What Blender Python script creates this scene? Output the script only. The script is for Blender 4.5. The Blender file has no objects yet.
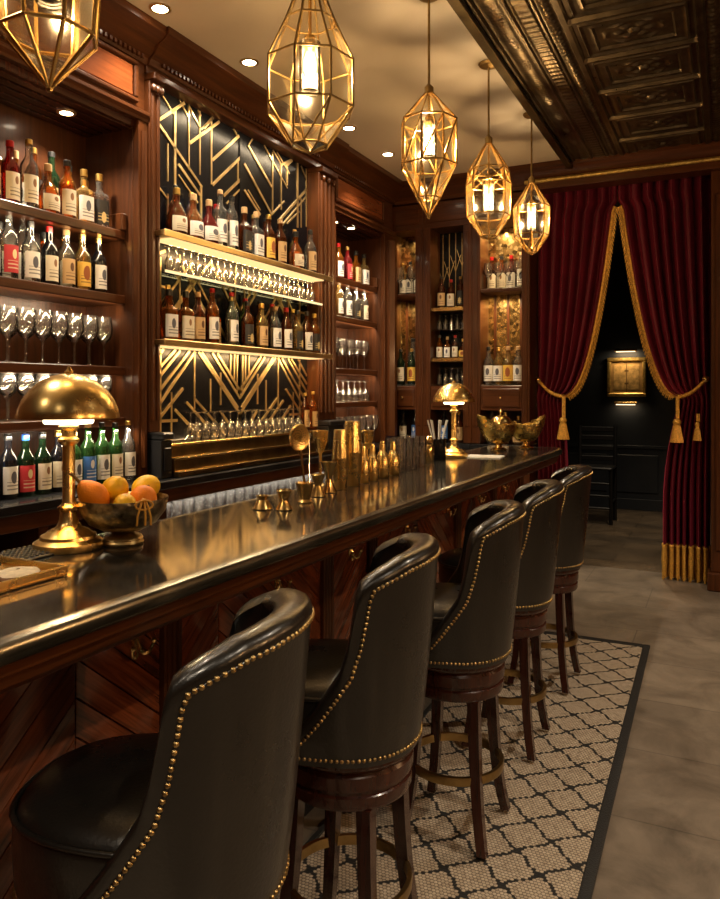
import bpy, bmesh, math, random
from math import sin, cos, pi, radians, sqrt
from mathutils import Vector, Matrix
random.seed(7)
SC = bpy.context.scene
COL = SC.collection

# ------------------------------------------------------------------ materials
def newmat(name):
    m = bpy.data.materials.new(name); m.use_nodes = True
    nt = m.node_tree; nt.nodes.clear()
    out = nt.nodes.new('ShaderNodeOutputMaterial')
    return m, nt, out
def N(nt, t, **kw):
    n = nt.nodes.new(t)
    for k, v in kw.items():
        if k in n.inputs: n.inputs[k].default_value = v
        else: setattr(n, k, v)
    return n
def c4(c): return (c[0], c[1], c[2], 1.0)
def ramp(nt, stops):
    r = nt.nodes.new('ShaderNodeValToRGB')
    el = r.color_ramp.elements
    while len(el) < len(stops): el.new(0.5)
    for e, (p, c) in zip(el, stops): e.position = p; e.color = c4(c)
    return r
def simple(name, col, rough=.5, metal=0., noise=0., nscale=8., bump=0., bscale=60., coat=0., spec=.5, coord='Object', sheen=0.):
    m, nt, out = newmat(name)
    p = N(nt, 'ShaderNodeBsdfPrincipled', Roughness=rough, Metallic=metal)
    p.inputs['Base Color'].default_value = c4(col)
    p.inputs['Coat Weight'].default_value = coat; p.inputs['Coat Roughness'].default_value = .12
    p.inputs['Specular IOR Level'].default_value = spec
    if sheen:
        p.inputs['Sheen Weight'].default_value = sheen; p.inputs['Sheen Roughness'].default_value = .35
        p.inputs['Sheen Tint'].default_value = (.85, .05, .14, 1)
    tc = N(nt, 'ShaderNodeTexCoord')
    if noise:
        n = N(nt, 'ShaderNodeTexNoise', Scale=nscale, Detail=6., Roughness=.6)
        nt.links.new(tc.outputs[coord], n.inputs['Vector'])
        r = ramp(nt, [(.3, [x * (1 - noise) for x in col]), (.7, [min(1, x * (1 + noise)) for x in col])])
        nt.links.new(n.outputs['Fac'], r.inputs['Fac']); nt.links.new(r.outputs['Color'], p.inputs['Base Color'])
        mr = N(nt, 'ShaderNodeMapRange'); mr.inputs[3].default_value = rough * .75; mr.inputs[4].default_value = min(1, rough * 1.3)
        nt.links.new(n.outputs['Fac'], mr.inputs[0]); nt.links.new(mr.outputs[0], p.inputs['Roughness'])
    if bump:
        n2 = N(nt, 'ShaderNodeTexNoise', Scale=bscale, Detail=4.)
        nt.links.new(tc.outputs[coord], n2.inputs['Vector'])
        b = N(nt, 'ShaderNodeBump', Strength=bump, Distance=.004)
        nt.links.new(n2.outputs['Fac'], b.inputs['Height']); nt.links.new(b.outputs['Normal'], p.inputs['Normal'])
    nt.links.new(p.outputs[0], out.inputs[0])
    return m
def wood(name, base, axis='z', rough=.32, coat=.17, coord='Object', contrast=.6):
    m, nt, out = newmat(name)
    p = N(nt, 'ShaderNodeBsdfPrincipled', Roughness=rough)
    p.inputs['Specular IOR Level'].default_value = .32
    p.inputs['Coat Weight'].default_value = coat; p.inputs['Coat Roughness'].default_value = .1
    tc = N(nt, 'ShaderNodeTexCoord'); mp = N(nt, 'ShaderNodeMapping')
    s = {'x': (1.2, 22, 22), 'y': (22, 1.2, 22), 'z': (22, 22, 1.2), 'u': (2.0, 30, 1)}[axis]
    mp.inputs['Scale'].default_value = s
    nt.links.new(tc.outputs[coord], mp.inputs['Vector'])
    n = N(nt, 'ShaderNodeTexNoise', Scale=1.6, Detail=7., Roughness=.62, Distortion=.9)
    nt.links.new(mp.outputs[0], n.inputs['Vector'])
    r = ramp(nt, [(.25, [x * (1 - contrast) for x in base]), (.52, base), (.78, [x * (1 + contrast) for x in base])])
    nt.links.new(n.outputs['Fac'], r.inputs['Fac']); nt.links.new(r.outputs['Color'], p.inputs['Base Color'])
    b = N(nt, 'ShaderNodeBump', Strength=.12, Distance=.002)
    nt.links.new(n.outputs['Fac'], b.inputs['Height']); nt.links.new(b.outputs['Normal'], p.inputs['Normal'])
    nt.links.new(p.outputs[0], out.inputs[0])
    return m
def emit(name, col, s):
    m, nt, out = newmat(name)
    e = N(nt, 'ShaderNodeEmission', Strength=s); e.inputs['Color'].default_value = c4(col)
    nt.links.new(e.outputs[0], out.inputs[0]); return m
def thin_glass(name, tint=(.993, .99, .98), blend=.22, rough=.02, body=.0, haze=.0):
    m, nt, out = newmat(name)
    t = N(nt, 'ShaderNodeBsdfTransparent'); t.inputs[0].default_value = c4(tint)
    g = N(nt, 'ShaderNodeBsdfGlossy', Roughness=rough); g.inputs[0].default_value = (1, 1, 1, 1)
    lw = N(nt, 'ShaderNodeLayerWeight', Blend=blend)
    a = N(nt, 'ShaderNodeMath', operation='ADD', use_clamp=True); a.inputs[1].default_value = .04 + body
    nt.links.new(lw.outputs['Fresnel'], a.inputs[0])
    df = N(nt, 'ShaderNodeBsdfDiffuse'); df.inputs[0].default_value = (.9, .9, .88, 1)
    m0 = N(nt, 'ShaderNodeMixShader'); m0.inputs[0].default_value = haze
    nt.links.new(t.outputs[0], m0.inputs[1]); nt.links.new(df.outputs[0], m0.inputs[2])
    mx = N(nt, 'ShaderNodeMixShader')
    nt.links.new(a.outputs[0], mx.inputs[0]); nt.links.new(m0.outputs[0], mx.inputs[1]); nt.links.new(g.outputs[0], mx.inputs[2])
    nt.links.new(mx.outputs[0], out.inputs[0]); return m
def liquid(name, col, rough=.03, body=.15):
    m, nt, out = newmat(name)
    t = N(nt, 'ShaderNodeBsdfTransparent'); t.inputs[0].default_value = c4([x ** .75 for x in col])
    d = N(nt, 'ShaderNodeBsdfDiffuse'); d.inputs[0].default_value = c4([x * .55 for x in col])
    g = N(nt, 'ShaderNodeBsdfGlossy', Roughness=rough); g.inputs[0].default_value = (1, 1, 1, 1)
    lw = N(nt, 'ShaderNodeLayerWeight', Blend=.25)
    a = N(nt, 'ShaderNodeMath', operation='ADD', use_clamp=True); a.inputs[1].default_value = .05
    nt.links.new(lw.outputs['Fresnel'], a.inputs[0])
    m0 = N(nt, 'ShaderNodeMixShader'); m0.inputs[0].default_value = body
    nt.links.new(t.outputs[0], m0.inputs[1]); nt.links.new(d.outputs[0], m0.inputs[2])
    mx = N(nt, 'ShaderNodeMixShader')
    nt.links.new(a.outputs[0], mx.inputs[0]); nt.links.new(m0.outputs[0], mx.inputs[1]); nt.links.new(g.outputs[0], mx.inputs[2])
    nt.links.new(mx.outputs[0], out.inputs[0]); return m
def label_mat(name, bg, ink, accent, ev=.68, er=.03, tv=.27, th=.17):
    m, nt, out = newmat(name)
    p = N(nt, 'ShaderNodeBsdfPrincipled', Roughness=.5)
    tc = N(nt, 'ShaderNodeTexCoord'); sep = N(nt, 'ShaderNodeSeparateXYZ')
    nt.links.new(tc.outputs['UV'], sep.inputs[0])
    def M(op, a, b=None, c=None):
        n = N(nt, 'ShaderNodeMath', operation=op)
        for i, x in enumerate((a, b, c)):
            if x is None: continue
            if isinstance(x, (int, float)): n.inputs[i].default_value = x
            else: nt.links.new(x, n.inputs[i])
        return n.outputs[0]
    u, v = sep.outputs[0], sep.outputs[1]
    stripes = M('GREATER_THAN', M('SINE', M('MULTIPLY', v, 46.)), .45)
    inner = M('LESS_THAN', M('ABSOLUTE', M('SUBTRACT', u, .5)), .32)
    low = M('LESS_THAN', M('ABSOLUTE', M('SUBTRACT', v, .27)), .17)
    txt = M('MULTIPLY', M('MULTIPLY', stripes, inner), low)
    du = M('MULTIPLY', M('SUBTRACT', u, .5), 1.5); dv = M('SUBTRACT', v, ev)
    circ = M('LESS_THAN', M('ADD', M('MULTIPLY', du, du), M('MULTIPLY', dv, dv)), er)
    mx1 = N(nt, 'ShaderNodeMix', data_type='RGBA'); mx1.inputs[6].default_value = c4(bg); mx1.inputs[7].default_value = c4(ink)
    nt.links.new(M('MULTIPLY', txt, .75), mx1.inputs[0])
    mx2 = N(nt, 'ShaderNodeMix', data_type='RGBA'); mx2.inputs[7].default_value = c4(accent)
    nt.links.new(circ, mx2.inputs[0]); nt.links.new(mx1.outputs[2], mx2.inputs[6])
    nt.links.new(mx2.outputs[2], p.inputs['Base Color']); nt.links.new(p.outputs[0], out.inputs[0]); return m

MAH = (.066, .0195, .005)
W_z = wood('mahogany_vertical', MAH, 'z'); W_y = wood('mahogany_along', MAH, 'y'); W_x = wood('mahogany_across', MAH, 'x')
W_red = wood('polished_red_panel', (.19, .050, .014), 'y', .25, .6, contrast=.45)
W_dark = wood('dark_stool_wood', (.040, .010, .005), 'z', .26, .5)
W_int = wood('cabinet_interior', (.056, .0175, .0055), 'z', .35, .2)
W_chev = wood('chevron_plank', (.175, .042, .013), 'u', .26, .5, coord='UV', contrast=.9)
W_black = simple('ebonised_wood', (.008, .008, .009), .35)
LEATHER = simple('dark_leather', (.008, .0068, .0055), .28, noise=.35, nscale=5, bump=.18, bscale=140, spec=.6, coat=.25)
BRASS = simple('brass', (.78, .52, .19), .24, 1., noise=.12, nscale=5)
BRASS_D = simple('aged_brass', (.42, .29, .12), .33, 1., noise=.3, nscale=12)
BRASS_R = simple('brushed_brass', (.62, .44, .2), .36, 1., noise=.18, nscale=7)
BRASS_S = simple('polished_brass', (.88, .62, .26), .16, 1., noise=.05, nscale=4)
INLAY = simple('inlay_brass', (.72, .52, .24), .38, 1., noise=.15, nscale=9)
BLACKGL = simple('black_lacquer', (.003, .003, .004), .26, noise=0, spec=.25)
PEWTER = simple('pewter', (.085, .076, .062), .10, .75, noise=.65, nscale=7, bump=.025, bscale=30)
PEWTER_E = simple('pewter_edge', (.30, .27, .21), .24, .95, noise=.3, nscale=6)
STONE_D = simple('black_stone', (.012, .012, .013), .16, noise=.4)
PLASTER = simple('plaster', (.78, .68, .56), .85, noise=.04, nscale=2, bump=.05)
TIN = simple('pressed_tin', (.14, .108, .07), .3, .9, noise=.4, nscale=10)
NAVY = simple('navy_paint', (.016, .021, .030), .5, noise=.15, nscale=3)
VELVET = simple('velvet', (.115, .001, .018), .7, noise=.35, nscale=10, sheen=.55)
GOLDTHREAD = simple('gold_thread', (.68, .38, .07), .45, .3, noise=.35, nscale=60)
GOLDGILT = simple('gilt', (.82, .53, .17), .35, .9, noise=.4, nscale=40, bump=.6, bscale=50)
STEEL = simple('steel', (.6, .58, .55), .2, 1.)
RUBBER = simple('rubber', (.012, .012, .012), .6)
PAPER = simple('paper', (.75, .72, .66), .7)
GLASS = thin_glass('clear_glass', body=.07, haze=.022)
PANE = thin_glass('lantern_pane', (.98, .94, .83), .2, .12, .02)
SHELFGL = thin_glass('shelf_glass', (.75, .86, .78), .3, body=.05)
BULB = emit('warm_bulb', (1., .66, .30), 28.)
GLOWTUBE = emit('candle_sleeve_glow', (1., .62, .24), 3.0)
DISC = emit('downlight_disc', (1., .84, .62), 30.)
LED = emit('led_strip', (1., .60, .24), 1.1)
BRASS_L = simple('satin_brass', (.95, .66, .25), .27, 1., noise=.06, nscale=4)
LEDGE_B = simple('bronze_ledge', (.20, .14, .07), .3, 1., noise=.35, nscale=9)
TRIM_B = simple('dark_bronze_trim', (.10, .075, .04), .35, .9, noise=.3)
STRAW = simple('frosted_straw', (.62, .60, .55), .35)
INNER = thin_glass('lamp_chimney_glass', (.97, .92, .82), .2, .05, .02, .22)
DIFF = emit('lamp_diffuser', (1., .82, .52), 5.0)
FRUIT_O = simple('orange_peel', (.92, .25, .002), .5, noise=.15, nscale=14, bump=.3, bscale=220)
FRUIT_Y = simple('lemon_peel', (.95, .53, .008), .42, noise=.12, nscale=14, bump=.3, bscale=220)
STEM = simple('fruit_stem', (.20, .11, .03), .7)
BISCUIT = simple('pale_biscuit', (.72, .60, .42), .8, noise=.25, nscale=60, bump=.6, bscale=90)
BISC_E = simple('brown_biscuit_edge', (.22, .10, .04), .8)
CORK = simple('cork', (.45, .27, .12), .8)
FOIL_B = simple('black_foil', (.012, .012, .012), .3)
FOIL_R = simple('red_foil', (.42, .012, .012), .3, .3)
FOIL_G = simple('gold_foil', (.75, .50, .15), .3, 1.)
FOIL_BL = simple('blue_foil', (.02, .10, .5), .35)
MIRROR_G = None

def gold_mosaic():
    m, nt, out = newmat('gold_mosaic_mirror')
    p = N(nt, 'ShaderNodeBsdfPrincipled', Roughness=.22, Metallic=1.)
    tc = N(nt, 'ShaderNodeTexCoord'); v = N(nt, 'ShaderNodeTexVoronoi', Scale=38.)
    nt.links.new(tc.outputs['Object'], v.inputs['Vector'])
    r = ramp(nt, [(.0, (.05, .03, .01)), (.45, (.45, .28, .09)), (.8, (.95, .66, .28))])
    nt.links.new(v.outputs['Color'], r.inputs['Fac']); nt.links.new(r.outputs['Color'], p.inputs['Base Color'])
    b = N(nt, 'ShaderNodeBump', Strength=.8, Distance=.01)
    nt.links.new(v.outputs['Color'], b.inputs['Height']); nt.links.new(b.outputs['Normal'], p.inputs['Normal'])
    nt.links.new(p.outputs[0], out.inputs[0]); return m
MIRROR_G = gold_mosaic()

def floor_mat(name, c1, c2, grout, tw, th, rough):
    m, nt, out = newmat(name)
    p = N(nt, 'ShaderNodeBsdfPrincipled', Roughness=rough)
    tc = N(nt, 'ShaderNodeTexCoord')
    br = N(nt, 'ShaderNodeTexBrick', Scale=1., offset=.5)
    br.inputs['Mortar Size'].default_value = .004; br.inputs['Brick Width'].default_value = tw; br.inputs['Row Height'].default_value = th
    br.inputs['Color1'].default_value = c4(c1); br.inputs['Color2'].default_value = c4(c2); br.inputs['Mortar'].default_value = c4(grout)
    nt.links.new(tc.outputs['Object'], br.inputs['Vector'])
    n = N(nt, 'ShaderNodeTexNoise', Scale=3.2, Detail=9., Roughness=.68, Distortion=.7)
    nt.links.new(tc.outputs['Object'], n.inputs['Vector'])
    r = ramp(nt, [(.3, (.50, .47, .43)), (.7, (1.3, 1.24, 1.15))])
    nt.links.new(n.outputs['Fac'], r.inputs['Fac'])
    mx = N(nt, 'ShaderNodeMix', data_type='RGBA', blend_type='MULTIPLY'); mx.inputs[0].default_value = 1.
    nt.links.new(br.outputs['Color'], mx.inputs[6]); nt.links.new(r.outputs['Color'], mx.inputs[7])
    nt.links.new(mx.outputs[2], p.inputs['Base Color'])
    b = N(nt, 'ShaderNodeBump', Strength=.25, Distance=.006)
    nt.links.new(n.outputs['Fac'], b.inputs['Height']); nt.links.new(b.outputs['Normal'], p.inputs['Normal'])
    nt.links.new(p.outputs[0], out.inputs[0]); return m
FLOOR = floor_mat('grey_stone_floor', (.215, .183, .148), (.18, .153, .126), (.12, .105, .088), 1.0, .55, .38)
SLATE = floor_mat('dark_slate_floor', (.15, .115, .08), (.10, .082, .064), (.03, .025, .02), .9, .3, .26)

def rug_mat():
    m, nt, out = newmat('trellis_rug_weave')
    p = N(nt, 'ShaderNodeBsdfPrincipled', Roughness=.85)
    tc = N(nt, 'ShaderNodeTexCoord'); sep = N(nt, 'ShaderNodeSeparateXYZ')
    nt.links.new(tc.outputs['Object'], sep.inputs[0])
    def M(op, a, b=None, clamp=False):
        n = N(nt, 'ShaderNodeMath', operation=op, use_clamp=clamp)
        for i, x in enumerate((a, b)):
            if x is None: continue
            if isinstance(x, (int, float)): n.inputs[i].default_value = x
            else: nt.links.new(x, n.inputs[i])
        return n.outputs[0]
    x, y = sep.outputs[0], sep.outputs[1]
    # staggered little knots, and the trellis snapped to them
    rw = .0125; cw = .0125
    row = M('FLOOR', M('DIVIDE', y, rw))
    par = M('MULTIPLY', M('MODULO', M('ABSOLUTE', row), 2.), .5)
    xs = M('ADD', M('DIVIDE', x, cw), par)
    qx = M('MULTIPLY', M('SUBTRACT', M('ADD', M('FLOOR', xs), .5), par), cw)
    qy = M('MULTIPLY', M('ADD', row, .5), rw)
    fx = M('SUBTRACT', M('FRACT', xs), .5); fy = M('SUBTRACT', M('FRACT', M('DIVIDE', y, rw)), .5)
    rr = M('SQRT', M('ADD', M('MULTIPLY', fx, fx), M('MULTIPLY', fy, fy)))
    k = 2 * pi / .186
    mixx = M('ADD', M('MULTIPLY', qx, .75), M('MULTIPLY', x, .25)); mixy = M('ADD', M('MULTIPLY', qy, .75), M('MULTIPLY', y, .25))
    a = M('ADD', M('MULTIPLY', mixx, k), M('MULTIPLY', M('SINE', M('MULTIPLY', mixy, 2 * k)), .11))
    b = M('ADD', M('MULTIPLY', mixy, k), M('MULTIPLY', M('SINE', M('MULTIPLY', mixx, 2 * k)), -.11))
    f = M('ABSOLUTE', M('ADD', M('COSINE', a), M('COSINE', b)))
    # thickness: distance-like, so corners do not blob
    gx = M('SINE', a); gy = M('SINE', b)
    g = M('ADD', M('SQRT', M('ADD', M('MULTIPLY', gx, gx), M('MULTIPLY', gy, gy))), .25)
    line = M('LESS_THAN', M('DIVIDE', f, g), .145)
    n = N(nt, 'ShaderNodeTexNoise', Scale=70., Detail=3.); nt.links.new(tc.outputs['Object'], n.inputs['Vector'])
    r = ramp(nt, [(.3, (.36, .28, .20)), (.72, (.63, .53, .40))]); nt.links.new(n.outputs['Fac'], r.inputs['Fac'])
    knot = M('SUBTRACT', 1., M('MULTIPLY', M('GREATER_THAN', rr, .43), .62))
    mk = N(nt, 'ShaderNodeMix', data_type='RGBA', blend_type='MULTIPLY'); mk.inputs[0].default_value = 1.
    nt.links.new(r.outputs['Color'], mk.inputs[6]); nt.links.new(knot, mk.inputs[7])
    mx = N(nt, 'ShaderNodeMix', data_type='RGBA'); mx.inputs[7].default_value = (.012, .012, .012, 1)
    nt.links.new(line, mx.inputs[0]); nt.links.new(mk.outputs[2], mx.inputs[6])
    nt.links.new(mx.outputs[2], p.inputs['Base Color'])
    bp = N(nt, 'ShaderNodeBump', Strength=.6, Distance=.004, invert=True)
    nt.links.new(rr, bp.inputs['Height']); nt.links.new(bp.outputs['Normal'], p.inputs['Normal'])
    nt.links.new(p.outputs[0], out.inputs[0]); return m
RUG = rug_mat()
RUG_B = simple('black_rug_binding', (.012, .012, .012), .7, bump=.8, bscale=160)

# ------------------------------------------------------------------ mesh builder
class MB:
    def __init__(s, o=(0, 0, 0)):
        s.o = Vector(o); s.v = []; s.f = []; s.mi = []; s.uv = []
    def add(s, vs, fs, mi=0, uvs=None):
        b = len(s.v); s.v += [Vector(v) - s.o for v in vs]
        for i, f in enumerate(fs):
            s.f.append([b + k for k in f]); s.mi.append(mi); s.uv.append(uvs[i] if uvs else None)
        return s
    def box(s, x0, x1, y0, y1, z0, z1, c=.003, mi=0):
        x0, x1 = min(x0, x1), max(x0, x1); y0, y1 = min(y0, y1), max(y0, y1); z0, z1 = min(z0, z1), max(z0, z1)
        c = min(c, (x1 - x0) * .45, (y1 - y0) * .45, (z1 - z0) * .45)
        L = ((x0, x1), (y0, y1), (z0, z1)); vs = []; idx = {}
        for sx in (0, 1):
            for sy in (0, 1):
                for sz in (0, 1):
                    S = (sx, sy, sz)
                    for ax in range(3):
                        p = [L[k][S[k]] for k in range(3)]
                        for k in range(3):
                            if k != ax: p[k] += c if S[k] == 0 else -c
                        idx[(S, ax)] = len(vs); vs.append(p)
        fs = []
        for ax in range(3):
            o1, o2 = [k for k in range(3) if k != ax]
            for e in (0, 1):
                q = []
                for (a, b) in ((0, 0), (1, 0), (1, 1), (0, 1)):
                    S = [0, 0, 0]; S[ax] = e; S[o1] = a; S[o2] = b; q.append(idx[(tuple(S), ax)])
                fs.append(q)
            for a in (0, 1):
                for b in (0, 1):
                    S0 = [0, 0, 0]; S0[o1] = a; S0[o2] = b; S1 = list(S0); S1[ax] = 1
                    S0, S1 = tuple(S0), tuple(S1)
                    fs.append([idx[(S0, o1)], idx[(S0, o2)], idx[(S1, o2)], idx[(S1, o1)]])
        for sx in (0, 1):
            for sy in (0, 1):
                for sz in (0, 1): fs.append([idx[((sx, sy, sz), k)] for k in range(3)])
        return s.add(vs, fs, mi)
    def lathe(s, prof, c=(0, 0, 0), n=20, sq=2., mis=None, sx=1., sy=1., mat=None):
        vs = []; rings = []
        for r, z in prof:
            if r < 1e-6: rings.append([len(vs)]); vs.append(Vector((0, 0, z)))
            else:
                ring = []
                for k in range(n):
                    a = 2 * pi * (k + .5) / n; ca, sa = cos(a), sin(a)
                    q = r if (sq == 2 or r < .02) else r * (abs(ca) ** sq + abs(sa) ** sq) ** (-1 / sq)
                    ring.append(len(vs)); vs.append(Vector((q * ca * sx, q * sa * sy, z)))
                rings.append(ring)
        fs = []; mm = []
        for i in range(len(rings) - 1):
            A, B = rings[i], rings[i + 1]
            for k in range(n):
                k2 = (k + 1) % n
                if len(A) == 1 and len(B) == 1: continue
                if len(A) == 1: fs.append([A[0], B[k], B[k2]])
                elif len(B) == 1: fs.append([A[k], A[k2], B[0]])
                else: fs.append([A[k], A[k2], B[k2], B[k]])
                mm.append(mis[i] if mis else 0)
        cv = Vector(c)
        if mat is not None: vs = [mat @ v + cv for v in vs]
        else: vs = [v + cv for v in vs]
        b = len(s.f); s.add(vs, fs)
        for i, q in enumerate(mm): s.mi[b + i] = q
        return s
    def tube(s, pts, r, n=8, closed=False, flat=None):
        pts = [Vector(p) for p in pts]; L = len(pts)
        rad = r if isinstance(r, (list, tuple)) else [r] * L
        ref = None; vs = []; rings = []
        for i, p in enumerate(pts):
            a = pts[(i - 1) % L] if (closed or i > 0) else p; b = pts[(i + 1) % L] if (closed or i < L - 1) else p
            t = (b - a).normalized()
            if ref is None:
                ref = Vector((0, 0, 1)) if abs(t.z) < .9 else Vector((1, 0, 0))
            u = (ref - t * ref.dot(t))
            if u.length < 1e-6: u = Vector((0, 1, 0))
            u.normalize(); w = t.cross(u); ref = u
            ring = []
            for k in range(n):
                an = 2 * pi * (k + .5) / n
                ring.append(len(vs)); vs.append(p + (u * cos(an) + w * sin(an)) * rad[i])
            rings.append(ring)
        fs = []
        for i in range(L if closed else L - 1):
            A, B = rings[i], rings[(i + 1) % L]
            for k in range(n): fs.append([A[k], A[(k + 1) % n], B[(k + 1) % n], B[k]])
        if not closed: fs += [rings[0][::-1], rings[-1]]
        return s.add(vs, fs)
    def ext(s, prof, p0, p1, A, B):
        p0, p1, A, B = Vector(p0), Vector(p1), Vector(A), Vector(B); n = len(prof)
        vs = [p0 + A * a + B * b for a, b in prof] + [p1 + A * a + B * b for a, b in prof]
        fs = [[k, (k + 1) % n, n + (k + 1) % n, n + k] for k in range(n)] + [list(range(n))[::-1], list(range(n, 2 * n))]
        return s.add(vs, fs)
    def grid(s, P, closed_u=False, uv=False):
        nu, nv = len(P), len(P[0]); vs = [p for row in P for p in row]; fs = []; uvs = []
        for i in range(nu if closed_u else nu - 1):
            for j in range(nv - 1):
                i2 = (i + 1) % nu
                fs.append([i * nv + j, i2 * nv + j, i2 * nv + j + 1, i * nv + j + 1])
                uvs.append([(i / (nu - 1), j / (nv - 1)), ((i + 1) / (nu - 1), j / (nv - 1)), ((i + 1) / (nu - 1), (j + 1) / (nv - 1)), (i / (nu - 1), (j + 1) / (nv - 1))])
        return s.add(vs, fs, 0, uvs if uv else None)
    def ball(s, c, r, n=10, m=6, sz=1.):
        prof = [(r * sin(pi * i / m), -r * sz * cos(pi * i / m)) for i in range(m + 1)]
        prof[0] = (0, -r * sz); prof[-1] = (0, r * sz)
        return s.lathe(prof, c, n)
    def mesh(s, name, mats, angle=35, recalc=True):
        me = bpy.data.meshes.new(name)
        me.from_pydata([tuple(v) for v in s.v], [], s.f)
        for m in (mats if isinstance(mats, (list, tuple)) else [mats]): me.materials.append(m)
        me.polygons.foreach_set('material_index', s.mi)
        if any(u is not None for u in s.uv):
            ul = me.uv_layers.new(name='UVMap'); k = 0
            for p, u in zip(me.polygons, s.uv):
                for j, li in enumerate(p.loop_indices):
                    if u is not None: ul.data[li].uv = u[j]
        if recalc:
            bm = bmesh.new(); bm.from_mesh(me); bmesh.ops.recalc_face_normals(bm, faces=bm.faces); bm.to_mesh(me); bm.free()
        me.polygons.foreach_set('use_smooth', [True] * len(me.polygons))
        me.set_sharp_from_angle(angle=radians(angle)); me.update()
        return me
    def build(s, name, mats, parent=None, angle=35, recalc=True):
        return link(name, s.mesh(name, mats, angle, recalc), parent)
def link(name, me, parent=None):
    o = bpy.data.objects.new(name, me); COL.objects.link(o)
    if parent: o.parent = parent
    return o
def tag(o, label=None, cat=None, group=None, kind=None):
    if label: o['label'] = label
    if cat: o['category'] = cat
    if group: o['group'] = group
    if kind: o['kind'] = kind
    return o
def thing(name, label, cat, loc=(0, 0, 0), rz=0, group=None):
    o = bpy.data.objects.new(name, None); COL.objects.link(o); o.empty_display_size = .05
    o.location = loc; o.rotation_euler = (0, 0, rz)
    return tag(o, label, cat, group)
def copy_tree(o, parent=None):
    c = o.copy(); COL.objects.link(c)
    if parent: c.parent = parent
    for ch in list(o.children): copy_tree(ch, c)
    return c
def struct(o, label=None): return tag(o, label, None, None, 'structure')
def light(name, kind, loc, energy, col=(1, .74, .45), size=.05, rot=(0, 0, 0), **kw):
    l = bpy.data.lights.new(name, kind); l.energy = energy; l.color = col
    if kind in ('POINT', 'SPOT'): l.shadow_soft_size = size
    for k, v in kw.items(): setattr(l, k, v)
    o = bpy.data.objects.new(name, l); COL.objects.link(o); o.location = loc; o.rotation_euler = rot
    return o
ORD = ['first', 'second', 'third', 'fourth', 'fifth', 'sixth', 'seventh', 'eighth', 'ninth', 'tenth', 'eleventh', 'twelfth', 'thirteenth', 'fourteenth',
       'fifteenth', 'sixteenth', 'seventeenth', 'eighteenth', 'nineteenth', 'twentieth', 'twenty-first', 'twenty-second', 'twenty-third', 'twenty-fourth', 'twenty-fifth', 'twenty-sixth', 'twenty-seventh', 'twenty-eighth']
# ------------------------------------------------------------------ the room
def sbox(name, mat, *a, c=.0, label=None):
    return struct(MB().box(*a, c=c).build(name, mat), label)
sbox('floor', FLOOR, -3.2, 2.7, -2.3, 6.62, -.1, 0)
sbox('floor_back_room', SLATE, -2.7, 1.3, 6.62, 10.1, -.1, 0)
sbox('wall_left', W_int, -3.2, -3.12, -2.3, 6.6, 0, 3.45)
sbox('wall_right', W_z, 2.6, 2.7, -2.3, 6.6, 0, 3.45)
sbox('wall_front', W_x, -3.12, 2.6, -2.3, -2.2, 0, 3.45)
wb = MB()
wb.box(-3.12, -1.47, 6.52, 6.6, 0, 3.45, c=0).box(-.1, 2.6, 6.36, 6.6, 0, 3.45, c=0).box(-1.47, -.1, 6.3, 6.37, 3.2, 3.45, c=0)
struct(wb.build('wall_back', W_z))
fr = MB().box(-2.7, 1.3, 10., 10.1, 0, 3.4, c=0)
struct(fr.build('wall_back_room', NAVY))
struct(MB().box(-2.7, -2.6, 6.6, 10., 0, 3.4, c=0).build('wall_left_back_room', NAVY))
struct(MB().box(1.2, 1.3, 6.6, 10., 0, 3.4, c=0).build('wall_right_back_room', NAVY))
struct(MB().box(-2.7, 1.3, 6.6, 10.1, 3.3, 3.4, c=0).build('ceiling_back_room', NAVY))
bb = MB().box(-2.6, 1.2, 9.97, 9.998, 0, .14).box(-2.6, 1.2, 9.985, 9.998, .78, .82)
for k in range(6): bb.box(-2.5 + k * .62, -2.5 + k * .62 + .5, 9.985, 9.998, .22, .7, c=.006)
struct(bb.build('baseboard_back_room', NAVY))
sbox('ceiling', PLASTER, -3.12, -1.12, -2.3, 6.4, 3.37, 3.45)
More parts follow.
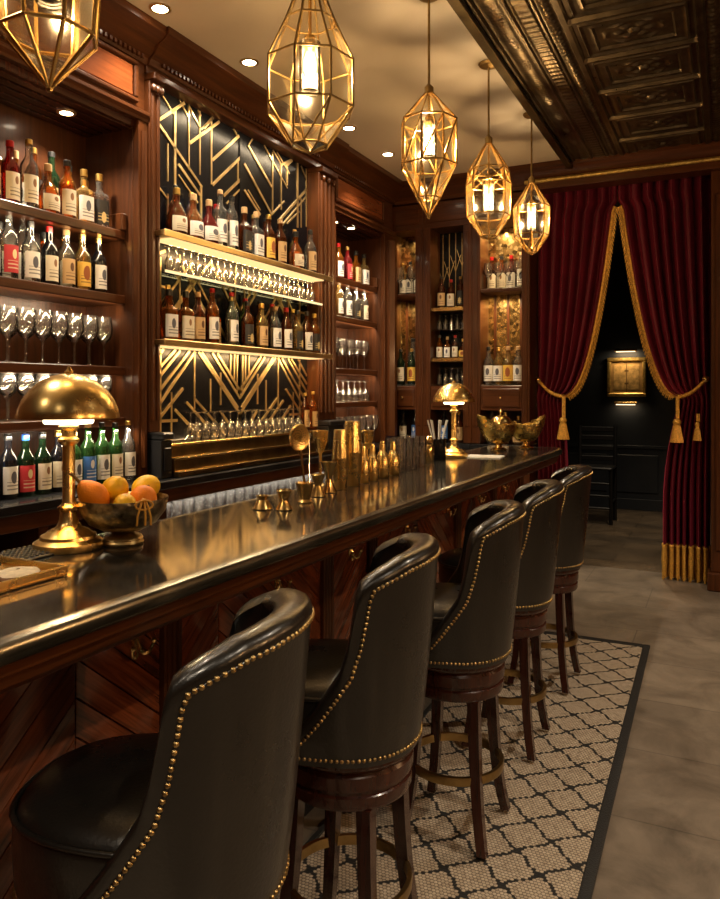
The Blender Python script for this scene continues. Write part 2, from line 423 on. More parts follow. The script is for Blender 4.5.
# pressed tin ceiling: embossed relief
def tin():
    m = MB(); zt = 3.36
    def bead(t): return abs(sin(t))
    def h_tile(u, v):       # u, v in 0..1 across one tile of .6 x .5
        du = min(u, 1 - u) * .6; dv = min(v, 1 - v) * .5; d = min(du, dv)
        if d < .018: return .026
        if d < .045: return .006
        if d < .062: return .020
        if d < .10: return .010 + .004 * bead((u * .6 + v * .5) * pi / .02)
        if d < .115: return .016
        x = (u - .5) * .6; y = (v - .5) * .5; r = sqrt(x * x + y * y * 1.6); a = math.atan2(y * 1.26, x)
        h = .002
        if r < .15: h += .012 * max(0, cos(3 * a) ** 2 * cos(r * 42) ** 2)
        if r < .03: h = .018
        return h
    def h_band(x, y, w):    # border band: bead rows and an egg and dart
        t = x / w
        if t < .06 or t > .94: return .022
        if .12 < t < .34: return .006 + .009 * bead(y * pi / .03) * bead((t - .12) / .22 * pi)
        if .38 < t < .43: return .018
        if .47 < t < .66: return .005 + .006 * bead(y * pi / .055) + .003 * bead(t * 60)
        if .70 < t < .74: return .018
        if .77 < t < .91: return .004 + .014 * bead(y * pi / .045) * bead((t - .77) / .14 * pi)
        return .004
    y0, y1 = 0.4, 6.2
    def sheet(x0, x1, fn, nx, ny):
        P = [[(x0 + (x1 - x0) * i / nx, y0 + (y1 - y0) * j / ny, zt - fn(x0 + (x1 - x0) * i / nx, y0 + (y1 - y0) * j / ny)) for j in range(ny + 1)] for i in range(nx + 1)]
        m.grid(P)
    sheet(-1.10, -.72, lambda x, y: h_band(x + 1.10, y, .38), 44, 560)
    def tl(x, y): return h_tile(((x + .72) / .6) % 1 if x < -.1201 else .999, ((y - .4) / .483333) % 1)
    sheet(-.72, -.12, tl, 56, 600)
    sheet(-.12, .26, lambda x, y: h_band(.26 - x, y, .38), 36, 420)
    def t2(x, y): return h_tile(((x - .26) / .6) % 1, ((y - .4) / .483333) % 1)
    sheet(.26, 2.6, t2, 80, 240)
    return m.build('ceiling', TIN, angle=50, recalc=False)
struct(tin())
sbox('ceiling_backing', TIN, -1.12, 2.6, -2.3, 6.4, 3.365, 3.45)
struct(MB().ext([(0, 0), (.05, 0), (.05, .02), (.035, .03), (.035, .05), (.012, .075), (0, .075)], (-1.15, -2.2, 3.30), (-1.15, 6.15, 3.30), (1, 0, 0), (0, 0, 1)).build('trim_1', TRIM_B))
# cornice and gilt rail along the back wall
CORN = [(0, 0), (.02, 0), (.03, .03), (.06, .05), (.085, .09), (.13, .115), (.15, .13), (.15, .17), (0, .17)]
bk = MB().ext(CORN, (-2.7, 6.2, 3.2), (2.6, 6.2, 3.2), (0, -1, 0), (0, 0, 1))
struct(bk.build('trim_2', W_x))
struct(MB().ext([(0, 0), (.012, .004), (.02, .016), (.012, .03), (0, .034)], (-1.5, 6.13, 3.225), (2.6, 6.13, 3.225), (0, -1, 0), (0, 0, 1)).build('trim_3', GOLDGILT))
hd = MB().box(-1.5, 2.6, 6.13, 6.3, 3.17, 3.26, c=.004)
struct(hd.build('trim_4', W_x))
ps = MB().box(-.1, .22, 6.2, 6.36, .14, 3.17).box(-.07, .19, 6.18, 6.2, .3, 3.0, c=.008).box(-.125, .24, 6.15, 6.36, 0, .14, c=.01)
struct(ps.build('trim_5', W_z))

# ------------------------------------------------------------------ back bar joinery
def stile(m, x0, x1, y0, y1, z0, z1, flutes=2):
    m.box(x0, x1, y0, y1, z0, z1, c=.004)
    w = y1 - y0
    for k in range(flutes):
        yc = y0 + w * (k + .5) / flutes; m.tube([(x1, yc, z0 + .06), (x1, yc, z1 - .06)], w / flutes * .30, 8)
def dentils(o, parent, y0, y1, x, z):
    m = MB(o); n = int((y1 - y0) / .032)
    for k in range(n): m.box(x, x + .016, y0 + k * .032, y0 + k * .032 + .018, z, z + .022, c=.002)
    m.build('dentil_moulding', W_y, parent)
def cornice(o, parent, y0, y1, x=-2.72, z=3.2):
    MB(o).ext(CORN, (x, y0, z), (x, y1, z), (1, 0, 0), (0, 0, 1)).build('cornice', W_y, parent)
def bay(name, label, y0, y1, shelves, edge, in0, in1, has_left):
    o = (-3.1, (y0 + y1) / 2, 1.05); t = thing(name, label, 'cabinet', o)
    MB(o).box(-3.1, -3.06, y0, y1, 1.052, 2.9).build('back_panel', W_int, t)
    MB(o).box(-3.06, -2.73, in1, y1, 1.052, 2.9).build('side_panel', W_int, t)
    MB(o).box(-3.06, -2.73, y0, in0, 1.052, 2.9).build('side_panel', W_int, t)
    m = MB(o); stile(m, -2.73, -2.69, in1, y1, 1.052, 2.9, 1); m.build('stile', W_z, t)
    m = MB(o); stile(m, -2.73, -2.69, y0, in0, 1.052, 2.9, 1); m.build('stile', W_z, t)
    s = MB(o); s.box(-3.06, -2.72, in0, in1, 2.86, 2.9, c=.002)
    for k in range(5): s.box(-3.05 + k * .065, -3.045 + k * .065 + .045, in0, in1, 2.853, 2.861, c=.003)
    s.build('soffit', W_dark, t)
    MB(o).box(-3.06, -2.71, y0, y1, 2.9, 3.37).build('frieze', W_y, t)
    a, b = in0 + .04, in1 - .03
    MB(o).box(-2.715, -2.695, a, b, 3.0, 3.165, c=.012).build('frieze_panel', W_red, t)
    m = MB(o)
    for (p, q, r, s_) in ((a - .03, b + .03, 2.975, 3.0), (a - .03, b + .03, 3.165, 3.19), (a - .03, a, 3.0, 3.165), (b, b + .03, 3.0, 3.165)):
        m.box(-2.715, -2.685, p, q, r, s_, c=.007)
    m.build('panel_frame', W_y, t)
    MB(o).ext([(0, 0), (.03, 0), (.03, .015), (.045, .03), (.045, .045), (.02, .06), (0, .06)], (-2.715, y0, 2.895), (-2.715, y1, 2.895), (1, 0, 0), (0, 0, 1)).build('lower_moulding', W_y, t)
    cornice(o, t, y0, y1, -2.715); dentils(o, t, y0, y1, -2.69, 3.212)
    for z in shelves:
        MB(o).box(-3.06, edge, in0, in1, z - .045, z, c=.004).build('shelf', W_y, t)
    MB(o).box(edge - .1, edge + .012, in1 - .035, in1 - .001, shelves[0], shelves[0] + .09, c=.006).build('bracket', W_z, t)
    return t
LSH = [2.329, 1.998, 1.63, 1.37]; RSH = [2.42, 2.11, 1.69, 1.42]
bay('bar_cabinet', 'dark mahogany open shelf cabinet at left, holding bottles above wine glasses', 1.3, 2.955, LSH, -2.78, 1.36, 2.89, True)
bay('bar_cabinet', 'narrow mahogany open shelf cabinet filling the corner right of the gold inlaid display', 4.98, 6.15, RSH, -2.76, 5.02, 5.93, True)

o = (-3.1, 3.95, 1.05)
disp = thing('display_cabinet', 'central back bar display with black panels inlaid with gold deco lines', 'cabinet', o)
for (a, b, fl) in ((2.957, 3.04, 2), (4.74, 4.978, 4)):
    m = MB(o); stile(m, -3.1, -2.68, a, b, 1.29, 3.12, fl); m.build('pilaster', W_z, disp)
    m = MB(o); m.box(-3.1, -2.645, a, b, 3.12, 3.16, c=.006)
    for k in range(3): m.ball((-2.662, a + (b - a) * (k + .5) / 3, 3.08), .016, 8, 6, 1.5)
    m.build('capital', W_z, disp)
    m = MB(o); m.box(-2.78, -2.6, a, b, 1.052, 1.25, c=.004).box(-2.6, -2.592, a + .015, b - .015, 1.09, 1.21, c=.004).box(-2.78, -2.585, a, b, 1.25, 1.29, c=.008)
    m.build('plinth', W_black, disp)
MB(o).box(-3.1, -2.70, 2.957, 4.978, 3.16, 3.37).build('frieze', W_y, disp)
cornice(o, disp, 2.957, 4.978, -2.70); dentils(o, disp, 3.04, 4.74, -2.675, 3.212)
MB(o).box(-3.1, -2.78, 3.04, 4.74, 1.22, 3.16, c=0).build('back_panel', BLACKGL, disp)
MB(o).box(-2.78, -2.772, 3.885, 3.915, 2.345, 3.16, c=.002).build('centre_strip', BLACKGL, disp)
# deco inlay: strips in the plane of the back panel, mirrored about the middle
def strips(segs, thick=.006):
    m = MB(o)
    for (y0, z0, y1, z1, w) in segs:
        d = Vector((0, y1 - y0, z1 - z0)); 
        if d.length < .01: continue
        d.normalize(); n = Vector((0, -d.z, d.y)) * (w / 2); ax = Vector((1, 0, 0))
        P = [Vector((-2.78, y0, z0)) - n, Vector((-2.78, y0, z0)) + n, Vector((-2.78, y1, z1)) + n, Vector((-2.78, y1, z1)) - n]
        vs = P + [p + ax * thick for p in P]
        m.add(vs, [[0, 1, 2, 3], [4, 5, 6, 7], [0, 1, 5, 4], [1, 2, 6, 5], [2, 3, 7, 6], [3, 0, 4, 7]])
    return m
def clip(segs, ya, yb, za, zb):
    out = []
    for (y0, z0, y1, z1) in segs:
        t0, t1 = 0., 1.; ok = True
        for p, q in ((-(y1 - y0), y0 - ya), (y1 - y0, yb - y0), (-(z1 - z0), z0 - za), (z1 - z0, zb - z0)):
            if abs(p) < 1e-9:
                if q < 0: ok = False
            else:
                r = q / p
                if p < 0: t0 = max(t0, r)
                else: t1 = min(t1, r)
        if ok and t0 < t1: out.append((y0 + (y1 - y0) * t0, z0 + (z1 - z0) * t0, y0 + (y1 - y0) * t1, z0 + (z1 - z0) * t1))
    return out
UP = [(3.14, 3.15, 3.26, 3.06, 0), (3.13, 2.98, 3.37, 3.17, 1), (3.13, 2.97, 3.51, 2.71, 1), (3.37, 3.17, 3.5, 3.05, 0), (3.21, 2.88, 3.21, 2.67, 0), (3.27, 3.09, 3.27, 2.65, 1), (3.39, 3.16, 3.39, 2.78, 0), (3.49, 3.19, 3.49, 2.78, 0), (3.6, 3.19, 3.6, 2.75, 0), (3.4, 2.94, 3.75, 3.21, 1), (3.5, 3.05, 3.67, 3.2, 0), (3.75, 3.21, 3.87, 3.12, 0), (3.61, 2.9, 3.88, 3.13, 1), (3.61, 2.75, 3.9, 3.0, 1), (3.87, 2.98, 3.87, 2.83, 0), (3.05, 2.68, 3.21, 2.57, 0), (3.21, 2.6, 3.21, 2.36, 0), (3.21, 2.52, 3.33, 2.42, 0), (3.3, 2.79, 3.49, 2.66, 1), (3.3, 2.73, 3.47, 2.61, 0), (3.72, 2.71, 3.9, 2.86, 1), (3.75, 2.67, 3.9, 2.8, 0), (3.28, 3.18, 3.38, 3.09, 0), (3.99, 3.11, 4.07, 3.2, 0), (3.98, 3.1, 4.26, 2.9, 1), (3.94, 2.97, 4.26, 2.71, 1), (4.26, 2.71, 4.42, 2.84, 0), (4.27, 3.14, 4.27, 2.73, 0), (4.38, 3.09, 4.38, 2.77, 0), (4.12, 3.19, 4.46, 2.94, 0), (4.46, 3.13, 4.46, 2.96, 0), (4.6, 3.17, 4.6, 2.69, 1), (4.65, 3.15, 4.73, 3.06, 0), (4.725, 3.15, 4.725, 2.72, 0), (4.36, 2.69, 4.73, 3.0, 1), (4.39, 2.66, 4.73, 2.95, 0), (4.46, 2.69, 4.62, 2.81, 0), (3.94, 2.80, 4.12, 2.68, 1), (3.98, 2.81, 4.12, 2.71, 0), (4.22, 3.19, 4.39, 3.08, 0), (4.27, 3.19, 4.49, 3.05, 0), (4.39, 3.09, 4.58, 3.19, 1), (4.65, 2.7, 4.65, 2.91, 0), (3.5, 2.71, 3.5, 2.4, 1), (3.42, 3.2, 3.5, 3.13, 0), (3.53, 3.07, 3.69, 3.24, 1), (4.44, 3.09, 4.65, 3.25, 1)]
segs = []
for (a_, b_, c_, d_, w_) in UP:
    for q in clip([(a_, b_, c_, d_)], 3.045, 4.735, 2.35, 3.155): segs.append((*q, .017 if w_ else .009))
LOW = [  # lower and middle zones: chevrons pointing down at the middle, u in metres from the middle
    (.0, 1.48, .0, 1.75), (.03, 1.50, .03, 1.75), (.06, 1.56, .06, 1.75), (.10, 1.60, .10, 1.75), (.0, 1.46, .30, 1.75), (.0, 1.51, .25, 1.75), (.02, 1.40, .40, 1.75), (.0, 1.36, .43, 1.75),
    (.43, 1.75, .80, 1.38), (.48, 1.75, .84, 1.42), (.56, 1.75, .84, 1.50), (.45, 1.40, .45, 1.74), (.30, 1.38, .30, 1.58), (.65, 1.24, .65, 1.50), (.74, 1.24, .74, 1.75), (.60, 1.75, .84, 1.56),
    (.15, 1.24, .45, 1.46), (.25, 1.24, .52, 1.44), (.05, 1.24, .20, 1.38), (.55, 1.52, .84, 1.28), (.40, 1.24, .62, 1.40), (.84, 1.62, .70, 1.75), (.0, 1.36, .0, 1.24), (.60, 1.34, .84, 1.34), (.2, 1.42, .2, 1.62)]
for (a, z0, b, z1) in LOW:
    for s in (-1, 1):
        segs += [(*q, .010 if a == b else .016) for q in clip([(3.89 + s * a, z0, 3.89 + s * b, z1)], 3.045, 4.735, 1.23, 1.735)]
MID = [(.0, 2.12, .0, 1.80), (.05, 1.85, .05, 2.3), (.0, 1.95, .3, 2.28), (.0, 2.02, .24, 2.28), (.12, 1.80, .5, 2.24), (.2, 1.80, .56, 2.22), (.4, 1.80, .4, 2.1), (.58, 1.9, .58, 2.28), (.62, 1.8, .84, 2.06),
       (.5, 2.22, .84, 1.88), (.45, 2.16, .78, 1.80), (.74, 1.8, .74, 2.24), (.66, 2.08, .84, 2.08), (.3, 2.28, .62, 1.96), (.84, 2.22, .70, 2.28)]
for (a, z0, b, z1) in MID:
    for s in (-1, 1):
        segs += [(*q, .009 if a == b else .014) for q in clip([(3.89 + s * a, z0, 3.89 + s * b, z1)], 3.045, 4.735, 1.78, 2.29)]
strips(segs).build('inlay', INLAY, disp)
SHU, SHM, SHG, LEDGE = 2.345, 1.775, 2.145, 1.225
for z in (SHU, SHM):
    sh = MB(o).box(-2.779, -2.612, 2.99, 4.80, z - .028, z, c=.003).build('shelf', BRASS_D, disp)
    MB(o).box(-2.612, -2.60, 2.985, 4.805, z - .034, z + .002, c=.003).build('brass_edge', BRASS_R, sh)
    MB(o).box(-2.75, -2.625, 3.06, 4.72, z - .036, z - .0285, c=.002).build('light_strip', LED, sh)
gs = MB(o).box(-2.779, -2.655, 3.045, 4.735, SHG - .01, SHG, c=.002).build('glass_shelf', SHELFGL, disp)
MB(o).box(-2.655, -2.645, 3.045, 4.735, SHG - .012, SHG + .002, c=.002).build('light_strip', emit('led_edge', (1., .70, .34), 1.1), gs)
lg = MB(o).box(-2.779, -2.63, 3.06, 4.735, 1.052, LEDGE, c=.003).box(-2.63, -2.60, 3.06, 4.735, 1.052, 1.15, c=.003).box(-2.60, -2.57, 3.06, 4.735, 1.052, 1.078, c=.003).build('stepped_ledge', LEDGE_B, disp)
MB(o).box(-2.632, -2.622, 3.055, 4.738, LEDGE - .012, LEDGE + .001, c=.002).box(-2.602, -2.592, 3.055, 4.738, 1.14, 1.152, c=.002).box(-2.572, -2.564, 3.055, 4.738, 1.07, 1.08, c=.002).build('brass_edge', BRASS_S, lg)

# base cabinet with the back counter
o = (-2.85, 3.7, 0)
bc = thing('back_counter', 'long dark back counter running below the shelves and inlaid display', 'counter', o)
MB(o).box(-3.1, -2.54, 1.2, 6.15, 1.005, 1.05, c=.006).build('countertop', STONE_D, bc)
MB(o).box(-2.60, -2.56, 1.2, 6.15, .935, 1.005, c=.004).build('apron', W_y, bc)
MB(o).box(-3.1, -3.06, 1.2, 6.15, .1, 1.005).build('back_panel', W_int, bc)
MB(o).box(-3.06, -2.62, 1.2, 6.15, .73, .76).build('shelf', STONE_D, bc)
MB(o).box(-3.06, -2.60, 1.2, 6.15, .1, .73).build('cupboard_body', W_int, bc)
MB(o).box(-3.06, -2.66, 1.2, 6.15, 0, .1).build('plinth', W_black, bc)
for yy in (1.22, 2.2, 2.95, 4.95, 6.09):
    MB(o).box(-3.06, -2.60, yy, yy + .05, .76, 1.005, c=.003).build('upright', W_z, bc)

# three glazed display cabinets on the back wall
def backcab(label, x0, x1, ox0, ox1, kind):
    o = ((x0 + x1) / 2, 6.35, 0); t = thing('display_cabinet', label, 'cabinet', o)
    yb = 6.5
    back = {'gold': MIRROR_G, 'dark': BLACKGL}[kind]
    MB(o).box(x0, x1, 6.47, yb, 1.052, 3.19, c=0).build('back_panel', W_int, t)
    MB(o).box(ox0, ox1, 6.455, 6.47, 1.56, 2.96, c=0).build('mirror', back, t)
    for a, b in ((x0, ox0), (ox1, x1)):
        m = MB(o); m.box(a, b, 6.2, 6.47, 1.052, 2.96, c=.004)
        if b - a > .06: m.box(a + .02, b - .02, 6.192, 6.2, 1.2, 2.9, c=.006)
        m.build('stile', W_z, t)
    m = MB(o); m.box(x0, x1, 6.2, 6.47, 2.96, 3.19).box(x0 + .03, x1 - .03, 6.19, 6.2, 3.01, 3.14, c=.008); m.build('frieze', W_x, t)
    m = MB(o).box(ox0, ox1, 6.21, 6.47, 1.34, 1.555, c=.004); m.box(ox0 + .02, ox1 - .02, 6.20, 6.21, 1.37, 1.53, c=.005)
    d = m.build('drawer', W_x, t)
    MB(o).ball(((ox0 + ox1) / 2, 6.19, 1.45), .011).build('knob', BRASS, d)
    MB(o).box(x0, x1, 6.2, yb, 0, 1.0).build('base', W_x, t)
    MB(o).box(x0, x1, 6.16, yb, 1.0, 1.05).build('countertop', STONE_D, t)
    MB(o).box(ox0, ox1, 6.215, 6.455, 1.556, 1.57, c=.002).build('glass_shelf', SHELFGL, t)
    if kind == 'gold':
        MB(o).box(ox0, ox1, 6.215, 6.455, 2.36, 2.39, c=.003).build('shelf', W_x, t)
        n = 3 if ox1 - ox0 > .3 else 2
        for k in range(n):
            xx = ox0 + (ox1 - ox0) * (k + .55) / (n + .1)
            MB(o).box(xx - .012, xx + .012, 6.44, 6.455, 1.575, 2.36, c=.002).build('mirror_bar', W_z, t)
    else:
        for z in (2.25, 1.80):
            s = MB(o).box(ox0, ox1, 6.23, 6.455, z - .025, z, c=.002).build('shelf', BRASS_D, t)
            MB(o).box(ox0 + .01, ox1 - .01, 6.226, 6.231, z - .03, z + .002, c=.002).build('brass_edge', BRASS, s)
        MB(o).box(ox0, ox1, 6.24, 6.455, 2.05, 2.058, c=.001).build('glass_shelf', SHELFGL, t)
        m = MB(o)
        for k in range(5):
            xx = ox0 + (ox1 - ox0) * (k + .5) / 5
            m.box(xx - .003, xx + .003, 6.448, 6.455, 2.26, 2.95, c=.001)
            for s in (-1, 1): m.tube([(xx, 6.45, 2.5 + .05 * k % .2), (xx + s * .05, 6.45, 2.65 + .05 * k % .2)], .003, 4)
        m.build('inlay', INLAY, t)
    return t
backcab('narrow gold mirrored display cabinet on the back wall, beside the corner', -2.775, -2.44, -2.755, -2.51, 'gold')
backcab('dark display cabinet with brass edged shelves, between the two gold mirrored cabinets', -2.438, -1.985, -2.365, -2.06, 'dark')
backcab('gold mirrored display cabinet on the back wall, next to the red curtains', -1.983, -1.475, -1.905, -1.545, 'gold')

# ------------------------------------------------------------------ the bar
o = (-1.4, 2.8, 0)
bar = thing('bar_counter', 'long bar counter with pewter top and dark chevron wood front', 'counter', o)
def outline():
    x0, x1, y0, y1 = -1.60, -1.03, .2, 5.42; P = [(x0, y0), (x1, y0)]
    for k in range(9):
        a = pi / 2 * k / 8; P.append((x1 - .14 + .14 * cos(a), y1 - .14 + .14 * sin(a)))
    for k in range(5):
        a = pi / 2 + pi / 2 * k / 4; P.append((x0 + .04 + .04 * cos(a), y1 - .04 + .04 * sin(a)))
    return P
def offset(P, d):
    out = []; n = len(P)
    for i in range(n):
        a, b, c = Vector(P[i - 1]), Vector(P[i]), Vector(P[(i + 1) % n])
        e1 = (b - a).normalized(); e2 = (c - b).normalized()
        n1 = Vector((e1.y, -e1.x)); n2 = Vector((e2.y, -e2.x)); q = (n1 + n2).normalized()
        q = q / max(.4, q.dot(n1)); out.append(b + q * d)
    return out
OUT = outline()
def loops(m, specs, cap0=True, cap1=True):
    n = len(OUT); vs = []; fs = []
    for d, z in specs: vs += [(p.x, p.y, z) for p in offset(OUT, d)]
    for i in range(len(specs) - 1):
        for k in range(n): fs.append([i * n + k, i * n + (k + 1) % n, (i + 1) * n + (k + 1) % n, (i + 1) * n + k])
    if cap0: fs.append(list(range(n)))
    if cap1: fs.append([(len(specs) - 1) * n + k for k in range(n)])
    m.add(vs, fs); return m
loops(MB(o), [(-.03, 1.1), (-.03, 1.06)]).build('countertop', PEWTER, bar)
loops(MB(o), [(-.031, 1.1), (-.014, 1.1), (-.005, 1.0975), (.0, 1.09), (.002, 1.08), (.0, 1.07), (-.006, 1.061), (-.016, 1.057), (-.031, 1.056)], False, False).build('counter_edge', PEWTER_E, bar)
loops(MB(o), [(-.03, 1.056), (-.024, 1.05), (-.024, 1.035), (-.034, 1.03), (-.034, 1.012), (-.045, 1.0), (-.06, .995)]).build('apron', W_y, bar)
MB(o).box(-1.55, -1.315, .25, 5.2, .1, .995).build('bar_body', W_dark, bar)
MB(o).box(-1.52, -1.33, .27, 5.18, 0, .1).build('plinth', W_black, bar)
PIL = [.45, 1.51, 2.35, 2.73, 3.80, 4.50, 5.17]; SEAM = [1.2, 1.72, None, 3.25, 4.15, 4.85]
def clip_poly(P, za, zb):
    for lim, sg in ((za, 1), (zb, -1)):
        Q = []
        for i in range(len(P)):
            a, b = P[i - 1], P[i]; da, db = sg * (a[1] - lim), sg * (b[1] - lim)
            if da * db < 0:
                t = da / (da - db); Q.append((a[0] + (b[0] - a[0]) * t, a[1] + (b[1] - a[1]) * t))
            if db >= 0: Q.append(b)
        P = Q
        if len(P) < 3: return []
    return P
def chevron(y0, y1, seam, za, zb):
    m = MB(o); sl = math.tan(radians(40)); pitch = .088
    halves = [(y0, seam, 1), (seam, y1, -1)] if seam else [(y0, y1, 1)]
    for ya, yb, s in halves:
        L = yb - ya
        for k in range(-12, 24):
            off = za + k * pitch; g = .0016
            ref = yb if s > 0 else ya
            zl = lambda y: off + g - sl * abs(y - ref); zh = lambda y: off + pitch - g - sl * abs(y - ref)
            P = clip_poly([(ya + g, zl(ya)), (yb - g, zl(yb)), (yb - g, zh(yb)), (ya + g, zh(ya))], za, zb)
            if len(P) < 3: continue
            cx = sum(p[0] for p in P) / len(P); cz = sum(p[1] for p in P) / len(P)
            r0, r1 = random.random() * 9, random.random() * 9; cd, sd = cos(radians(40)), s * sin(radians(40))
            uv = lambda p: (p[0] * cd + p[1] * sd + r0, -p[0] * sd + p[1] * cd + r1)
            n = len(P); e = .004
            Pi = []
            for p in P:
                d = Vector((cx - p[0], cz - p[1])); d = d * min(.4, e / max(d.length, .001) * 1.6); Pi.append((p[0] + d.x, p[1] + d.y))
            vs = [(-1.314, *p) for p in P] + [(-1.302, *p) for p in P] + [(-1.300, *p) for p in Pi]
            fs = []; uvs = []
            for a in range(n):
                b = (a + 1) % n
                fs += [[a, b, n + b, n + a], [n + a, n + b, 2 * n + b, 2 * n + a]]
                q = [uv(P[a]), uv(P[b]), uv(P[b]), uv(P[a])]; uvs += [q, q]
            fs.append([2 * n + a for a in range(n)]); uvs.append([uv(p) for p in Pi])
            m.add(vs, fs, 0, uvs)
    return m
for i in range(6):
    chevron(PIL[i] + .035, PIL[i + 1] - .035, SEAM[i], .2, .965).build('chevron_panel', W_chev, bar, 25)
    y0, y1 = PIL[i] + .035, PIL[i + 1] - .035
    m = MB(o).box(-1.313, -1.292, y0, y1, .965, .99, c=.004).box(-1.313, -1.285, y0, y1, .11, .2, c=.006); m.build('panel_rail', W_y, bar)
for y in PIL:
    m = MB(o); m.box(-1.314, -1.285, y - .035, y + .035, .11, .992, c=.004)
    for k in (-1, 0, 1): m.tube([(-1.285, y + k * .02, .14), (-1.285, y + k * .02, .97)], .007, 8)
    m.build('pilaster', W_z, bar)
def hook(y, z=.90):
    m = MB(o); x = -1.300
    if any(abs(y - p) < .04 for p in PIL): x = -1.28
    m.box(x, x + .006, y - .013, y + .013, z - .030, z + .040, c=.003)
    m.tube([(x + .004, y, z + .015), (x + .022, y, z + .012), (x + .034, y, z + .020), (x + .038, y, z + .034)], [.006, .005, .0045, .0045], 8); m.ball((x + .038, y, z + .040), .0085)
    for s in (-1, 1):
        P = [(x + .005, y + s * .004, z - .005), (x + .012, y + s * .006, z - .025)]
        for k in range(9):
            q = pi * k / 8; P.append((x + .014 + .016 * k / 8, y + s * (.006 + .015 * (1 - cos(q))), z - .028 - .017 * sin(q) + .014 * (k / 8) ** 2))
        m.tube(P, .0048, 8); m.ball(P[-1], .0078)
    m.build('coat_hook', BRASS_S, bar)
for y in (1.38, 2.02, 2.54, 3.10, 3.66, 4.2, 4.72): hook(y)
# ------------------------------------------------------------------ rug
o = (-.83, 2.1, 0)
rg = thing('rug', 'long cream trellis patterned rug with black binding under the bar stools', 'rug', o)
MB(o).box(-1.26, -.43, -.35, 4.60, .0005, .010, c=.002).build('woven_field', RUG, rg)
m = MB(o)
m.box(-.43, -.392, -.40, 4.65, .0005, .013, c=.004).box(-1.285, -1.26, -.40, 4.65, .0005, .013, c=.004).box(-1.26, -.43, 4.60, 4.65, .0005, .013, c=.004).box(-1.26, -.43, -.40, -.35, .0005, .013, c=.004)
m.build('binding', RUG_B, rg); rg.location.x += .04; rg.rotation_euler = (0, 0, .018)

# ------------------------------------------------------------------ bar stools
def interp(tab, x):
    if x <= tab[0][0]: return tab[0][1]
    for (a, va), (b, vb) in zip(tab, tab[1:]):
        if x <= b:
            t = (x - a) / (b - a); return va + (vb - va) * t
    return tab[-1][1]
ZB, ZT = .605, 1.10
TOP = [(0, 1.112), (25, 1.108), (45, 1.097), (60, 1.076), (69, 1.060), (74, 1.045), (77, 1.015), (79, .97), (82.5, .90), (88, .835), (97, .785), (107, .735), (117, .69), (126, .655), (132, .635)]
def rad(a, z):
    k = max(0., (z - ZB) / (ZT - ZB)); ca, sa = cos(a), sin(a)
    rb = .180 + .050 * k ** .8; rs = .190 + .044 * k ** .7; rf = .295 - .0 * k
    rx = rb if ca > 0 else rf
    e = 2.05 if ca > 0 else 2.6
    return (abs(ca / rx) ** e + abs(sa / rs) ** e) ** (-1 / e)
def spt(a, z, d=0.):
    r = rad(a, z); p = Vector((r * cos(a), r * sin(a), z))
    h = .01; r1, r0 = rad(a + h, z), rad(a - h, z)
    t = Vector((r1 * cos(a + h) - r0 * cos(a - h), r1 * sin(a + h) - r0 * sin(a - h), 0)).normalized()
    return p + Vector((t.y, -t.x, 0)) * d
